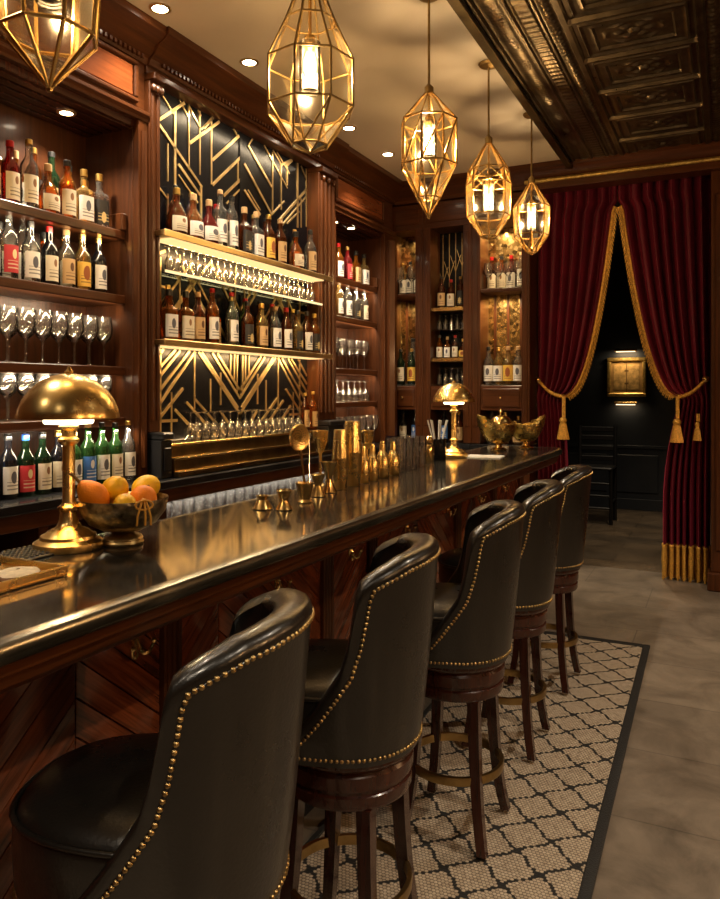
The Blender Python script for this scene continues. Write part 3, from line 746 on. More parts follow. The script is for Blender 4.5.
def stool():
    t = thing('bar_stool', 'x', 'bar stool', (0, 0, 0))
    # seat: boxed cushion
    prof = [(-.02, ZB), (-.006, ZB + .004), (.0, ZB + .03), (.002, .70), (.001, .745), (-.003, .762), (-.012, .776), (-.03, .787), (-.07, .795), (-.13, .799)]
    n = 48; P = []
    for k in range(n):
        a = 2 * pi * k / n; P.append([spt(a, z if z < .7 else .7, d - .006) * 1 + Vector((0, 0, 0 if z < .7 else z - .7)) for d, z in prof])
    m = MB(); m.grid(P, True)
    b = len(m.v); m.v.append(Vector((-.03, 0, .80)))
    L = len(prof)
    for k in range(n): m.f.append([k * L + L - 1, ((k + 1) % n) * L + L - 1, b]); m.mi.append(0); m.uv.append(None)
    m.v.append(Vector((0, 0, ZB)))
    for k in range(n): m.f.append([k * L, ((k + 1) % n) * L, b + 1]); m.mi.append(0); m.uv.append(None)
    seat = m.build('seat', LEATHER, t, 60)
    ang = [2 * pi * k / 60 for k in range(60)]
    MB().tube([spt(a, .7, -.005) + Vector((0, 0, .064)) for a in ang], .0055, 6, True).build('piping', LEATHER, seat, 80)
    # back shell with rolled top
    A = []
    for k in range(-132, 133, 2): A.append(k)
    A += [s * q for s in (-1, 1) for q in (71, 73, 75, 77, 79, 77.5, 78.5, 81, 83, 85)]
    A = sorted(set(A)); G = []
    def section(deg):
        a = radians(deg); zt = interp(TOP, abs(deg)); hgt = zt - ZB
        roll = min(1., max(0., (zt - .80) / .2)); rr = .016 + .016 * roll; th = .030 + .032 * roll
        S = []
        zo = max(ZB + .01, zt - rr * 1.2)
        for i in range(9): S.append(spt(a, ZB + (zo - ZB) * i / 8, .004))
        base = spt(a, zt - rr, 0); nrm = (spt(a, zt - rr, 1.) - base)
        w = th / 2 + .006 * roll
        for i in range(1, 10):
            q = pi * i / 10; S.append(base + nrm * (.004 + .012 * roll * sin(q) * (1 if q < pi / 2 else .6) - w + w * cos(q)) + Vector((0, 0, rr * sin(q) * 1.0)))
        zi = max(ZB + .005, min(.74, zt - .06))
        for i in range(5):
            z = zt - rr * 1.2 + (zi - zt + rr * 1.2) * i / 4; S.append(spt(a, z, .004 - th))
        return S
    for d in A: G.append(section(d))
    m = MB(); m.grid(G); L = len(G[0]); n = len(G)
    for i in range(n - 1): m.f.append([i * L, (i + 1) * L, (i + 1) * L + L - 1, i * L + L - 1]); m.mi.append(0); m.uv.append(None)
    m.f.append(list(range(L))); m.f.append([(n - 1) * L + k for k in range(L)]); m.mi += [0, 0]; m.uv += [None, None]
    back = m.build('backrest', LEATHER, t, 65)
    # welt and nail heads following the edge
    edge = []
    for k in range(-1300, 1301, 4):
        d = k / 10; zt = interp(TOP, abs(d)); edge.append((d, zt))
    def ins(d, zt):         # point on the outer face inset below and behind the edge
        ad = abs(d); s = 1 if d >= 0 else -1
        t1 = interp(TOP, ad + .6); t0 = interp(TOP, ad - .6) if ad > .6 else zt
        a = radians(d); r = rad(a, zt); ds = radians(1.2) * r; tz = (t1 - t0); ln = sqrt(ds * ds + tz * tz)
        nz = -ds / ln; na = tz / ln            # inward normal in (arc, z)
        k = .030
        return radians(d + math.degrees(k * na / r) * s), zt + k * nz
    pts = [spt(*ins(d, z), .005) for d, z in edge]
    pts = [p for p in pts if p.z > ZB + .012]
    MB().tube(pts[::3], .003, 5).build('welt', LEATHER, back, 80)
    def nails(line, step, r, m):
        acc = 0.; last = None
        for p in line:
            if last is not None: acc += (p - last).length
            last = p
            if acc >= step or acc == 0.: 
                if acc >= step: acc -= step
                a = math.atan2(p.y, p.x); nrm = Vector((cos(a), sin(a), 0))
                q = nrm.to_track_quat('Z', 'Y').to_matrix()
                m.lathe([(r, 0), (r * .85, r * .4), (r * .45, r * .72), (0, r * .8)], p, 7, mat=q)
        return m
    def fine(line):
        out = []
        for a, b in zip(line, line[1:]):
            k = max(1, int((b - a).length / .0015))
            out += [a + (b - a) * i / k for i in range(k)]
        return out
    m = MB(); nails(fine([spt(*ins(d, z), .006) for d, z in edge if spt(*ins(d, z), 0).z > ZB + .012]), .0130, .0053, m)
    nails(fine([spt(radians(k), ZB + .018, .0045) for k in range(-128, 129, 2)]), .0130, .0050, m)
    m.build('nailhead_trim', BRASS_D, back, 60)
    m = MB(); nails(fine([spt(radians(k), ZB + .018, -.006) for k in range(134, 227, 2)]), .0130, .0050, m); m.build('nailhead_trim', BRASS_D, seat, 60)
    # swivel base, legs, foot ring
    MB().lathe([(0, .480), (.150, .480), (.160, .484), (.164, .492), (.164, .515), (.158, .520), (.158, .526), (.166, .531), (.168, .540), (.168, .565), (.162, .573), (.169, .579), (.176, .590), (.176, .6045), (0, .6045)], (0, 0, 0), 48).build('swivel_base', W_dark, t, 30)
    for sx in (-1, 1):
        for sy in (-1, 1):
            m = MB(); P = []
            for i in range(9):
                k = i / 8; z = .483 - .471 * k; f = .092 + .016 * k + .022 * k ** 3.5; h = .0185 - .0035 * k
                c = Vector((sx * f * 1.06, sy * f * 1.14, z)); P.append([Matrix.Rotation(radians(-18), 3, 'Z') @ (c + Vector((a * h, b * h, 0))) for a, b in ((-1, -1), (1, -1), (1, 1), (-1, 1), (-1, -1))])
            m.grid([[r[j] for r in P] for j in range(5)])
            m.add([p for p in P[0][:4]], [[0, 1, 2, 3]]); m.add([p for p in P[-1][:4]], [[0, 1, 2, 3]])
            m.build('leg', W_dark, t, 30)
    R = .158
    MB().lathe([(R - .006, .215), (R + .006, .215), (R + .007, .218), (R + .007, .239), (R + .006, .242), (R - .006, .242), (R - .006, .215)], (0, 0, 0), 48).build('foot_ring', BRASS_D, t, 40)
    m = MB()
    for k in range(4):
        a = pi / 4 + k * pi / 2; m.lathe([(.005, 0), (.005, .012), (0, .014)], (.145 * cos(a), .145 * sin(a), .229), 8, mat=Matrix.Rotation(a, 3, 'Z') @ Matrix.Rotation(pi / 2, 3, 'Y'))
    return t
ST = [(-.885, 1.065, 'nearest dark leather bar stool, nailhead back large in front, seat at lower left', 19),
      (-.88, 1.715, 'second nearest nailhead leather bar stool, just behind the nearest one', 19),
      (-.835, 2.43, 'middle of the five leather bar stools, whole curved foot ring showing on the rug', 19),
      (-.84, 3.12, 'fourth leather bar stool from the front, second from the dark doorway', 19),
      (-.84, 3.86, 'farthest leather bar stool, beside the end of the bar nearest the curtains', 17)]
proto = stool()
for i, (x, y, lab, rz) in enumerate(ST):
    s = proto if i == 0 else copy_tree(proto)
    s.location = (x, y, .0125); s.rotation_euler = (0, 0, radians(rz)); tag(s, lab, 'bar stool', 'leather bar stools along the bar')

# ------------------------------------------------------------------ pendant lanterns
def lantern(label, x, y, zceil, rings, n, zb, ztop, diag, ztube, rod_r=.006, rot=0., thick=.0045, fm=None):
    t = thing('pendant_lantern', label, 'pendant lamp', (x, y, zceil)); o = (x, y, zceil)
    def P(k, r, z): a = 2 * pi * k / n + rot; return Vector((x + r * cos(a), y + r * sin(a), z))
    V = [[P(k, r, z) for k in range(n)] for r, z in rings]
    bot = Vector((x, y, zb)); top = Vector((x, y, ztop))
    E = []; F = []
    for k in range(n):
        k2 = (k + 1) % n
        E += [(bot, V[0][k]), (V[-1][k], top)]; F += [[bot, V[0][k], V[0][k2]], [V[-1][k], V[-1][k2], top]]
        for i, R in enumerate(V): E.append((R[k], R[k2]))
        for i in range(len(V) - 1):
            d = diag[i]
            if d == 0: E.append((V[i][k], V[i + 1][k])); F.append([V[i][k], V[i][k2], V[i + 1][k2], V[i + 1][k]])
            elif d == 1: E += [(V[i][k], V[i + 1][k]), (V[i][k], V[i + 1][k2])]; F += [[V[i][k], V[i][k2], V[i + 1][k2]], [V[i][k], V[i + 1][k2], V[i + 1][k]]]
            elif d == 2: E += [(V[i][k], V[i + 1][k]), (V[i][k], V[i + 1][k2]), (V[i][k2], V[i + 1][k])]; F += [[V[i][k], V[i][k2], V[i + 1][k2], V[i + 1][k]]]
    m = MB(o)
    for a, b in E: m.tube([a, b], thick, 6)
    for R in V:
        for q in R: m.ball(q, thick * 1.25, 6, 4)
    m.ball(bot, thick * 1.8, 6, 4); m.build('frame', fm or BRASS, t, 40)
    m = MB(o)
    for f in F:
        c = sum(f, Vector()) / len(f); m.add([c + (q - c) * .97 for q in f], [list(range(len(f)))])
    m.build('glass_panes', PANE, t, 10, recalc=False)
    MB(o).lathe([(0, zceil - .0005), (.055, zceil - .0005), (.058, zceil - .006), (.05, zceil - .016), (.012, zceil - .024), (0, zceil - .024)], (x, y, 0), 24).build('canopy', BRASS_D, t)
    MB(o).tube([(x, y, zceil - .02), (x, y, ztop - .005)], rod_r, 10).lathe([(.0, ztop - .03), (.022, ztop - .028), (.022, ztop + .004), (.008, ztop + .02), (0, ztop + .02)], (x, y, 0), 16).build('rod', BRASS_D, t)
    MB(o).tube([(x, y, ztop - .02), (x, y, ztube + .09)], .006, 8).lathe([(0, ztube + .051), (.017, ztube + .05), (.019, ztube + .09), (.008, ztube + .1), (0, ztube + .1)], (x, y, 0), 16).build('socket', BRASS, t)
    b = MB(o).lathe([(0, ztube - .06), (.012, ztube - .056), (.026, ztube - .03), (.03, ztube - .005), (.024, ztube + .025), (.014, ztube + .05), (0, ztube + .05)], (x, y, 0), 16).build('bulb', GLASS, t)
    l = light('bulb_light', 'POINT', (0, 0, ztube - .012 - zceil), LP, (1., .72, .42), .02); l.parent = t
    MB(o).lathe([(0, ztube - .10), (.032, ztube - .10), (.036, ztube - .096), (.036, ztube + .07), (.0345, ztube + .07), (.0345, ztube - .095), (0, ztube - .096)], (x, y, 0), 20).build('inner_glass', INNER, t)
    return t
LP = 27.
lantern('large gold framed lantern cut off by the upper left corner of the picture', -1.66, 1.44, 3.37, [(.125, 2.475), (.148, 2.80), (.12, 2.90)], 8, 2.33, 3.05, [0, 0], 2.66, rot=.35, thick=.006)
lantern('large clear glass lantern with dark frame, hanging in front of the gold inlaid panel', -1.25, 2.15, 3.37, [(.062, 2.325), (.150, 2.445), (.150, 2.60), (.085, 2.74)], 8, 2.30, 2.96, [1, 0, 0], 2.60, rot=.2, thick=.0036, fm=BRASS_D)
lantern('faceted gold lantern with a sharp lower point, third along the row', -1.25, 3.26, 3.37, [(.055, 2.41), (.132, 2.56), (.132, 2.77)], 8, 2.318, 2.925, [1, 1], 2.70, rot=.1)
lantern('glowing drum shaped gold lantern, fourth along the row', -1.21, 4.10, 3.37, [(.045, 2.385), (.122, 2.50), (.126, 2.68), (.115, 2.76)], 8, 2.37, 2.94, [0, 0, 2], 2.62, rot=.3)
lantern('smallest and farthest gold lantern, hanging in front of the left curtain', -1.17, 4.97, 3.37, [(.035, 2.44), (.112, 2.55), (.122, 2.74)], 8, 2.425, 2.93, [1, 0], 2.69, rot=.2)

# ------------------------------------------------------------------ recessed downlights
def downlight(label, x, y, z, e, r=.038, spot=1.9, group='recessed downlights'):
    t = thing('recessed_light', label, 'ceiling light', (x, y, z), 0, group); o = (x, y, z)
    MB(o).lathe([(r + .016, z - .0005), (r + .016, z - .004), (r, z - .006), (r, z - .0005)], (x, y, 0), 28).build('trim_ring', BRASS_R, t)
    MB(o).lathe([(0, z - .003), (r, z - .003), (r, z - .001), (0, z - .001)], (x, y, 0), 24).build('lens', DISC, t)
    l = light('downlight_spot', 'SPOT', (0, 0, -.012), e, (1., .83, .62), .03, spot_size=spot, spot_blend=.7); l.parent = t
    return t
DE = 70.
downlight('ceiling downlight nearest the camera, above the left cabinet', -2.47, 2.80, 3.37, DE)
downlight('ceiling downlight left of the large clear lantern', -2.42, 3.48, 3.37, DE)
downlight('ceiling downlight between the large clear lantern and the pointed lantern', -2.39, 4.66, 3.37, DE)
downlight('ceiling downlight nearest the back corner', -2.38, 5.31, 3.37, DE)
downlight('downlight set in the soffit of the left bottle cabinet', -2.86, 2.58, 2.853, 45, .03, 2.2, 'cabinet downlights')
downlight('left downlight of the pair in the corner cabinet soffit', -2.79, 5.18, 2.853, 12, .028, 2.2, 'cabinet downlights')
downlight('right downlight of the pair in the corner cabinet soffit', -2.77, 5.44, 2.853, 12, .028, 2.2, 'cabinet downlights')
# unseen downlights added outside the picture to light the room
downlight('added unseen downlight in the plaster ceiling behind the camera', -2.3, -.6, 3.37, DE)
downlight('added unseen downlight in the plaster ceiling over the near end of the bar', -2.4, 1.2, 3.37, DE)
for k, (x, y) in enumerate([(.9, .2), (.9, 2.2), (.9, 4.2), (-.55, -.9)]):
    downlight('added downlight in the tin ceiling, out of the picture, ' + ['near', 'middle', 'far', 'behind the camera'][k], x, y, 3.33, 110)
# unseen sconces added on the right wall to light the bar front
for y, lab in ((.1, 'nearest the camera'), (1.9, 'in the middle of the wall'), (3.9, 'nearest the curtains')):
    t = thing('added_sconce', 'added brass sconce lighting the bar from the right wall, ' + lab, 'lamp', (2.6, y, 2.0), 0, 'added wall sconces'); o = (2.6, y, 2.0)
    MB(o).box(2.585, 2.599, y - .05, y + .05, 1.85, 2.1, c=.006).build('back_plate', BRASS, t)
    MB(o).tube([(2.585, y, 1.93), (2.5, y, 1.92), (2.48, y, 1.97)], .009, 8).build('arm', BRASS, t)
    MB(o).lathe([(.03, 1.985), (.075, 2.15), (.073, 2.15), (.029, 1.987)], (2.48, y, 0), 24).build('lamp_shade', thin_glass('added_sconce_glass', (.95, .85, .7), .2, .3, .1), t)
    l = light('added_sconce_light', 'POINT', (-.12, 0, .07), 65, (1., .74, .48), .04); l.parent = t
# ------------------------------------------------------------------ bottles and glasses
AMBER = liquid('amber_spirit', (.72, .22, .02)); BROWN = liquid('brown_spirit', (.34, .075, .008)); CLEARG = liquid('clear_bottle', (.90, .92, .88), body=.06)
GREEN = liquid('green_bottle', (.12, .38, .10)); REDL = liquid('red_spirit', (.55, .03, .03)); GOLDEN = liquid('golden_spirit', (.85, .58, .20)); BLACKB = simple('black_bottle', (.006, .006, .008), .08, coat=.5)
DKGREEN = liquid('dark_green_bottle', (.04, .12, .05))
GL = {'amber': AMBER, 'brown': BROWN, 'clear': CLEARG, 'green': GREEN, 'red': REDL, 'golden': GOLDEN, 'black': BLACKB, 'dark-green': DKGREEN}
LB = {'cream': label_mat('cream_label', (.74, .66, .50), (.12, .08, .05), (.25, .12, .05), .72, .022, .35, .2), 'white': label_mat('white_label', (.80, .77, .70), (.06, .06, .07), (.10, .10, .12), .6, .05, .16, .09),
      'yellow': label_mat('yellow_label', (.78, .48, .08), (.15, .06, .02), (.30, .08, .02), .55, .09, .12, .06), 'black': label_mat('black_label', (.018, .016, .015), (.60, .45, .20), (.65, .48, .20), .3, .05, .72, .14),
      'red': label_mat('red_label', (.50, .03, .04), (.75, .65, .45), (.75, .62, .35)), 'blue': label_mat('blue_label', (.04, .14, .42), (.70, .70, .70), (.75, .75, .75)),
      'tan': label_mat('tan_label', (.55, .36, .17), (.10, .05, .02), (.12, .05, .02))}
CP = {'black': FOIL_B, 'red': FOIL_R, 'gold': FOIL_G, 'cork': CORK, 'blue': FOIL_BL}
SHAPE = {  # body profile, label z range, cap z range + radius, superellipse exponent
    'round': ([(0, 0), (.033, 0), (.037, .006), (.037, .165), (.034, .182), (.018, .212), (.0145, .225), (.0145, .262), (0, .262)], (.022, .145), (.262, .292, .0155), 2.),
    'square': ([(0, 0), (.031, 0), (.034, .005), (.034, .160), (.031, .172), (.016, .186), (.0145, .195), (.0145, .242), (0, .242)], (.018, .14), (.242, .278, .0165), 6.),
    'tall': ([(0, 0), (.033, 0), (.036, .006), (.036, .190), (.033, .208), (.018, .235), (.014, .25), (.0135, .30), (0, .30)], (.03, .155), (.298, .322, .0145), 2.),
    'squat': ([(0, 0), (.040, 0), (.047, .010), (.049, .06), (.046, .10), (.034, .135), (.018, .158), (.0145, .17), (.0145, .21), (0, .21)], (.02, .095), (.21, .245, .0165), 2.),
    'slim': ([(0, 0), (.029, 0), (.032, .006), (.032, .20), (.026, .222), (.0145, .245), (.0135, .285), (0, .285)], (.03, .17), (.285, .312, .0145), 2.)}
RMAX = {'round': .037, 'square': .034, 'tall': .036, 'squat': .049, 'slim': .032}
_cache = {}
def prof_r(prof, z):
    for (r0, z0), (r1, z1) in zip(prof, prof[1:]):
        if z1 > z0 and z0 <= z <= z1: return r0 + (r1 - r0) * (z - z0) / (z1 - z0)
    return .03
def bottle_meshes(shape, glass, lab, cap):
    prof, (l0, l1), (c0, c1, cr), e = SHAPE[shape]
    k = ('b', shape, glass)
    if k not in _cache: _cache[k] = MB().lathe(prof, n=20, sq=e).mesh('bottle', GL[glass], 50)
    k2 = ('l', shape, lab)
    if k2 not in _cache:
        P = []
        for i in range(15):
            a = radians(-68 + 136 * i / 14); row = []
            for j in range(5):
                z = l0 + (l1 - l0) * j / 4; r = prof_r(prof, z)
                q = r if e == 2 else r * (abs(cos(a)) ** e + abs(sin(a)) ** e) ** (-1 / e)
                row.append(((q + .0009) * cos(a), (q + .0009) * sin(a), z))
            P.append(row)
        _cache[k2] = MB().grid(P, uv=True).mesh('label', LB[lab], 60, recalc=False)
    k3 = ('c', shape, cap)
    if k3 not in _cache: _cache[k3] = MB().lathe([(0, c0), (cr, c0), (cr, c1 - .003), (cr - .003, c1), (0, c1)], n=14).mesh('cap', CP[cap], 40)
    return _cache[k], _cache[k2], _cache[k3]
def bottle(spec, loc, rz, label, group, sc=1.):
    b, l, c = bottle_meshes(*spec)
    o = link('bottle', b); o.location = loc; o.rotation_euler = (0, 0, rz); o.scale = (sc * 1.1, sc * 1.1, sc)
    tag(o, label, 'bottle', group); link('label', l, o); link('cap', c, o); return o
SPECS = [('round', 'amber', 'cream', 'black'), ('square', 'amber', 'white', 'cork'), ('tall', 'clear', 'white', 'black'), ('squat', 'amber', 'cream', 'cork'), ('round', 'brown', 'cream', 'red'),
         ('slim', 'clear', 'white', 'cork'), ('square', 'golden', 'white', 'black'), ('tall', 'brown', 'tan', 'black'), ('squat', 'brown', 'yellow', 'gold'), ('round', 'clear', 'black', 'black'),
         ('tall', 'golden', 'white', 'gold'), ('round', 'red', 'white', 'red'), ('slim', 'brown', 'black', 'gold'), ('square', 'amber', 'tan', 'black')]
def S(k): return SPECS[k % len(SPECS)]
def row(specs, pts, z, rz, where, group, sc=1., frm='left'):
    n = len(pts)
    for i, (x, y) in enumerate(pts):
        sp = specs[i % len(specs)]; k = i if frm == 'left' else n - 1 - i
        lab = f"{sp[1]} {sp[0]} bottle with {sp[2]} label, {ORD[k]} from {frm}, {where}"
        bottle(sp, (x, y, z + .0008), rz + random.uniform(-.15, .15), lab, group, sc * random.uniform(.985, 1.015))
def ys(x, a, b, n): return [(x, a + (b - a) * (i + .5) / n) for i in range(n)]
def xs(y, a, b, n): return [(a + (b - a) * (i + .5) / n, y) for i in range(n)]
# left cabinet
row([('tall', 'amber', 'yellow', 'red'), ('round', 'red', 'cream', 'red'), ('tall', 'clear', 'cream', 'gold'), ('squat', 'amber', 'cream', 'cork'), ('round', 'amber', 'cream', 'black'), ('square', 'golden', 'white', 'gold'), ('square', 'clear', 'black', 'gold')],
    [(-2.86, y) for y in (2.165, 2.265, 2.365, 2.472, 2.585, 2.69, 2.79)], LSH[0], 0, "front, left cabinet's top shelf", 'bottles on the left cabinet top shelf', 1.0, 'right')
row([S(4), S(7), S(1), S(12), ('tall', 'dark-green', 'tan', 'black'), S(0), S(8), S(9)], ys(-2.98, 2.12, 2.86, 7), LSH[0], 0, "behind, left cabinet's top shelf", 'bottles on the left cabinet top shelf', 1.08, 'right')
row([('round', 'red', 'white', 'black'), ('tall', 'clear', 'red', 'black'), ('round', 'clear', 'white', 'black'), ('round', 'black', 'cream', 'red'), ('round', 'clear', 'tan', 'cork'), ('round', 'golden', 'yellow', 'gold'), ('round', 'black', 'white', 'gold')],
    [(-2.86, y) for y in (2.165, 2.26, 2.375, 2.48, 2.58, 2.68, 2.785)], LSH[1], 0, "front, left cabinet's second shelf", 'bottles on the left cabinet second shelf', .98, 'right')
row([S(9), S(6), S(2), S(13), S(10), S(3)], ys(-2.98, 2.12, 2.86, 6), LSH[1], 0, "behind, left cabinet's second shelf", 'bottles on the left cabinet second shelf', 1., 'right')
row([('round', 'black', 'blue', 'gold'), ('slim', 'clear', 'blue', 'blue'), ('round', 'black', 'white', 'black'), ('round', 'dark-green', 'red', 'blue'), ('round', 'dark-green', 'cream', 'black'), ('round', 'black', 'cream', 'gold'), ('round', 'green', 'white', 'cork'), ('tall', 'green', 'blue', 'cork'), ('tall', 'green', 'white', 'black'), ('tall', 'green', 'cream', 'black'), ('tall', 'clear', 'white', 'gold')],
    [(-2.72, 1.97 + .0875 * i) for i in range(11)], 1.05, 0, 'left back counter', 'bottles on the left back counter', .93, 'right')
# glasses
def glass_mesh(kind):
    if kind in _cache: return _cache[kind]
    if kind == 'wine': p = [(.034, 0), (.034, .002), (.008, .006), (.0042, .015), (.004, .105), (.012, .118), (.032, .138), (.043, .165), (.0445, .185), (.041, .22), (.035, .25), (.034, .25), (.040, .22), (.0432, .185), (.041, .165), (.031, .141), (.012, .122), (0, .119)]
    elif kind == 'goblet': p = [(.033, .16), (.033, .158), (.006, .153), (.0045, .145), (.0045, .105), (.014, .092), (.031, .07), (.035, .045), (.032, .012), (.029, 0), (.028, 0), (.031, .012), (.034, .045), (.03, .068), (.013, .089), (0, .092)]
    elif kind == 'flute': p = [(.024, .145), (.024, .143), (.005, .138), (.0035, .13), (.0035, .10), (.014, .088), (.022, .06), (.0245, .0), (.0235, 0), (.021, .06), (.013, .085), (0, .088)]
    elif kind == 'tumbler': p = [(0, 0), (.030, 0), (.033, .004), (.036, .15), (.0345, .15), (.0315, .012), (0, .010)]
    elif kind == 'highball': p = [(0, 0), (.026, 0), (.0275, .004), (.031, .16), (.0297, .16), (.0262, .014), (0, .012)]
    _cache[kind] = MB().lathe(p, n=20).mesh('glass', GLASS, 60); return _cache[kind]
GN = {'wine': ('wine_glass', 'stemmed wine glass'), 'goblet': ('goblet', 'upturned stemmed goblet'), 'flute': ('champagne_flute', 'upturned small flute'), 'tumbler': ('tumbler', 'clear tumbler'), 'highball': ('highball_glass', 'tall clear glass')}
def glasses(kind, pts, z, where, group, frm='left', sc=1.):
    n = len(pts); me = glass_mesh(kind)
    for i, (x, y) in enumerate(pts):
        k = i if frm == 'left' else n - 1 - i
        o = link(GN[kind][0], me); o.location = (x, y, z + .0008); o.scale = (sc,) * 3
        tag(o, f"{GN[kind][1]}, {ORD[k]} from {frm}, {where}", 'glass', group)
glasses('wine', ys(-2.85, 2.10, 2.86, 8), LSH[2], "front row, left cabinet's third shelf", 'wine glasses on the left cabinet third shelf', 'right')
glasses('wine', ys(-2.96, 2.10, 2.86, 8), LSH[2], "back row, left cabinet's third shelf", 'wine glasses on the left cabinet third shelf', 'right')
glasses('wine', ys(-2.85, 2.10, 2.86, 8), LSH[3], "front row, left cabinet's lowest shelf", 'wine glasses on the left cabinet lowest shelf', 'right', .9)
glasses('wine', ys(-2.96, 2.10, 2.86, 8), LSH[3], "back row, left cabinet's lowest shelf", 'wine glasses on the left cabinet lowest shelf', 'right', .9)
# central display
row([('squat', 'brown', 'cream', 'gold'), ('squat', 'amber', 'white', 'cork'), ('squat', 'red', 'white', 'cork'), ('tall', 'clear', 'white', 'cork'), ('slim', 'clear', 'white', 'black'), ('square', 'brown', 'black', 'cork'), ('square', 'clear', 'white', 'cork'), ('round', 'brown', 'yellow', 'gold'), ('round', 'brown', 'tan', 'cork'), ('squat', 'amber', 'cream', 'black'), ('round', 'clear', 'tan', 'black')],
    [(-2.672, y) for y in (3.16, 3.30, 3.44, 3.545, 3.66, 3.79, 3.92, 4.06, 4.2, 4.40, 4.60)], SHU, 0, "front, central display's top shelf", 'bottles on the central display top shelf', 1.08)
row([S(7), S(12), S(4), S(0), S(12), S(7), S(13), S(10)], [(-2.742, y) for y in (3.23, 3.37, 3.60, 3.725, 3.99, 4.13, 4.30, 4.50)], SHU, 0, "behind, central display's top shelf", 'bottles on the central display top shelf', .95)
glasses('flute', ys(-2.70, 3.10, 4.70, 26), SHG, "central display's thin glass shelf", 'upturned flutes on the glass shelf')
row([('square', 'amber', 'white', 'black'), ('square', 'amber', 'cream', 'black'), ('round', 'brown', 'tan', 'cork'), ('tall', 'amber', 'white', 'red'), ('tall', 'clear', 'white', 'red'), ('round', 'brown', 'black', 'black'), ('round', 'golden', 'tan', 'gold'), ('round', 'clear', 'white', 'cork'), ('round', 'brown', 'white', 'red'), ('round', 'golden', 'black', 'black'), ('round', 'brown', 'white', 'black'), ('round', 'amber', 'black', 'gold')],
    [(-2.672, y) for y in (3.10, 3.235, 3.34, 3.47, 3.66, 3.82, 3.98, 4.14, 4.275, 4.42, 4.55, 4.66)], SHM, 0, "front, central display's middle shelf", 'bottles on the central display middle shelf', 1.0)
row([S(12), S(13), ('slim', 'green', 'tan', 'gold'), ('tall', 'green', 'yellow', 'red'), S(7), ('tall', 'brown', 'tan', 'red'), S(12)], [(-2.742, y) for y in (3.17, 3.57, 3.75, 3.90, 4.06, 4.21, 4.48)], SHM, 0, "behind, central display's middle shelf", 'bottles on the central display middle shelf', 1.0)
glasses('goblet', ys(-2.665, 3.28, 4.46, 15), LEDGE, "front row, brass ledge of central display", 'upturned goblets on the brass ledge')
glasses('goblet', ys(-2.738, 3.32, 4.46, 15), LEDGE, "back row, brass ledge of central display", 'upturned goblets on the brass ledge')
row([('slim', 'brown', 'tan', 'gold'), ('tall', 'amber', 'tan', 'gold')], [(-2.69, 4.56), (-2.69, 4.67)], LEDGE, 0, 'right end of brass ledge', 'pair of bottles at the right end of the brass ledge', .86)
glasses('tumbler', ys(-2.67, 3.02, 4.93, 20), .76, 'front row, niche under the display ledge', 'tumblers in the niche under the brass ledge')
glasses('tumbler', ys(-2.78, 3.06, 4.93, 20), .76, 'back row, niche under the display ledge', 'tumblers in the niche under the brass ledge')
# corner cabinet
row([S(2), ('round', 'amber', 'white', 'red'), ('round', 'red', 'red', 'gold'), S(13), S(6)], ys(-2.84, 5.12, 5.90, 5), RSH[0], 0, "corner cabinet's top shelf", 'bottles on the corner cabinet top shelf', 1.02)
row([S(5), S(10), S(2), S(9), ('round', 'clear', 'cream', 'black')], ys(-2.84, 5.12, 5.90, 5), RSH[1], 0, "corner cabinet's second shelf", 'bottles on the corner cabinet second shelf', .98)
glasses('wine', ys(-2.84, 5.08, 5.90, 6), RSH[2], "front row, corner cabinet's third shelf", 'wine glasses on the corner cabinet third shelf')
glasses('wine', ys(-2.95, 5.12, 5.90, 6), RSH[2], "back row, corner cabinet's third shelf", 'wine glasses on the corner cabinet third shelf')
glasses('goblet', ys(-2.84, 5.06, 5.90, 8), RSH[3], "front row, corner cabinet's lowest shelf", 'goblets on the corner cabinet lowest shelf', sc=1.1)
glasses('goblet', ys(-2.95, 5.06, 5.90, 8), RSH[3], "back row, corner cabinet's lowest shelf", 'goblets on the corner cabinet lowest shelf', sc=1.1)
glasses('wine', ys(-2.75, 5.06, 5.90, 7), 1.05, "back counter below corner cabinet", 'wine glasses on the back counter below the corner cabinet')
# back wall cabinets
HP = -pi / 2
row([('tall', 'dark-green', 'cream', 'black'), ('tall', 'dark-green', 'yellow', 'gold')], [(-2.69, 6.29), (-2.58, 6.29)], 1.57, HP, "left gold cabinet's lower shelf", 'wine bottles on the left gold cabinet lower shelf', 1.0)
row([S(2)], [(-2.61, 6.40)], 1.57, HP, "behind others, left gold cabinet", 'wine bottles on the left gold cabinet lower shelf', 1.35)
row([S(10), S(2), S(5)], xs(6.38, -2.74, -2.52, 3), 2.39, HP, "left gold cabinet's upper shelf", 'bottles on the left gold cabinet upper shelf', .98)
glasses('wine', xs(6.27, -2.755, -2.51, 2), 2.39, "left gold cabinet's upper shelf", 'wine glasses on the left gold cabinet upper shelf')
row([('round', 'clear', 'white', 'black'), ('round', 'golden', 'white', 'gold'), ('round', 'golden', 'yellow', 'cork'), ('round', 'clear', 'white', 'cork')], xs(6.29, -1.90, -1.55, 4), 1.57, HP, "right gold cabinet's lower shelf", 'bottles on the right gold cabinet lower shelf', 1.1)
row([S(4), S(0), S(11), S(5)], xs(6.39, -1.90, -1.55, 4), 2.39, HP, "right gold cabinet's upper shelf", 'bottles on the right gold cabinet upper shelf', 1.05)
glasses('wine', xs(6.28, -1.90, -1.55, 4), 2.39, "right gold cabinet's upper shelf", 'wine glasses on the right gold cabinet upper shelf', sc=.92)
row([S(7), S(4), S(12)], xs(6.33, -2.35, -2.08, 3), 2.25, HP, "dark cabinet's top shelf", 'bottles in the dark cabinet', .9)
glasses('flute', xs(6.33, -2.35, -2.07, 5), 2.058, "dark cabinet's glass shelf", 'flutes in the dark cabinet', sc=.95)
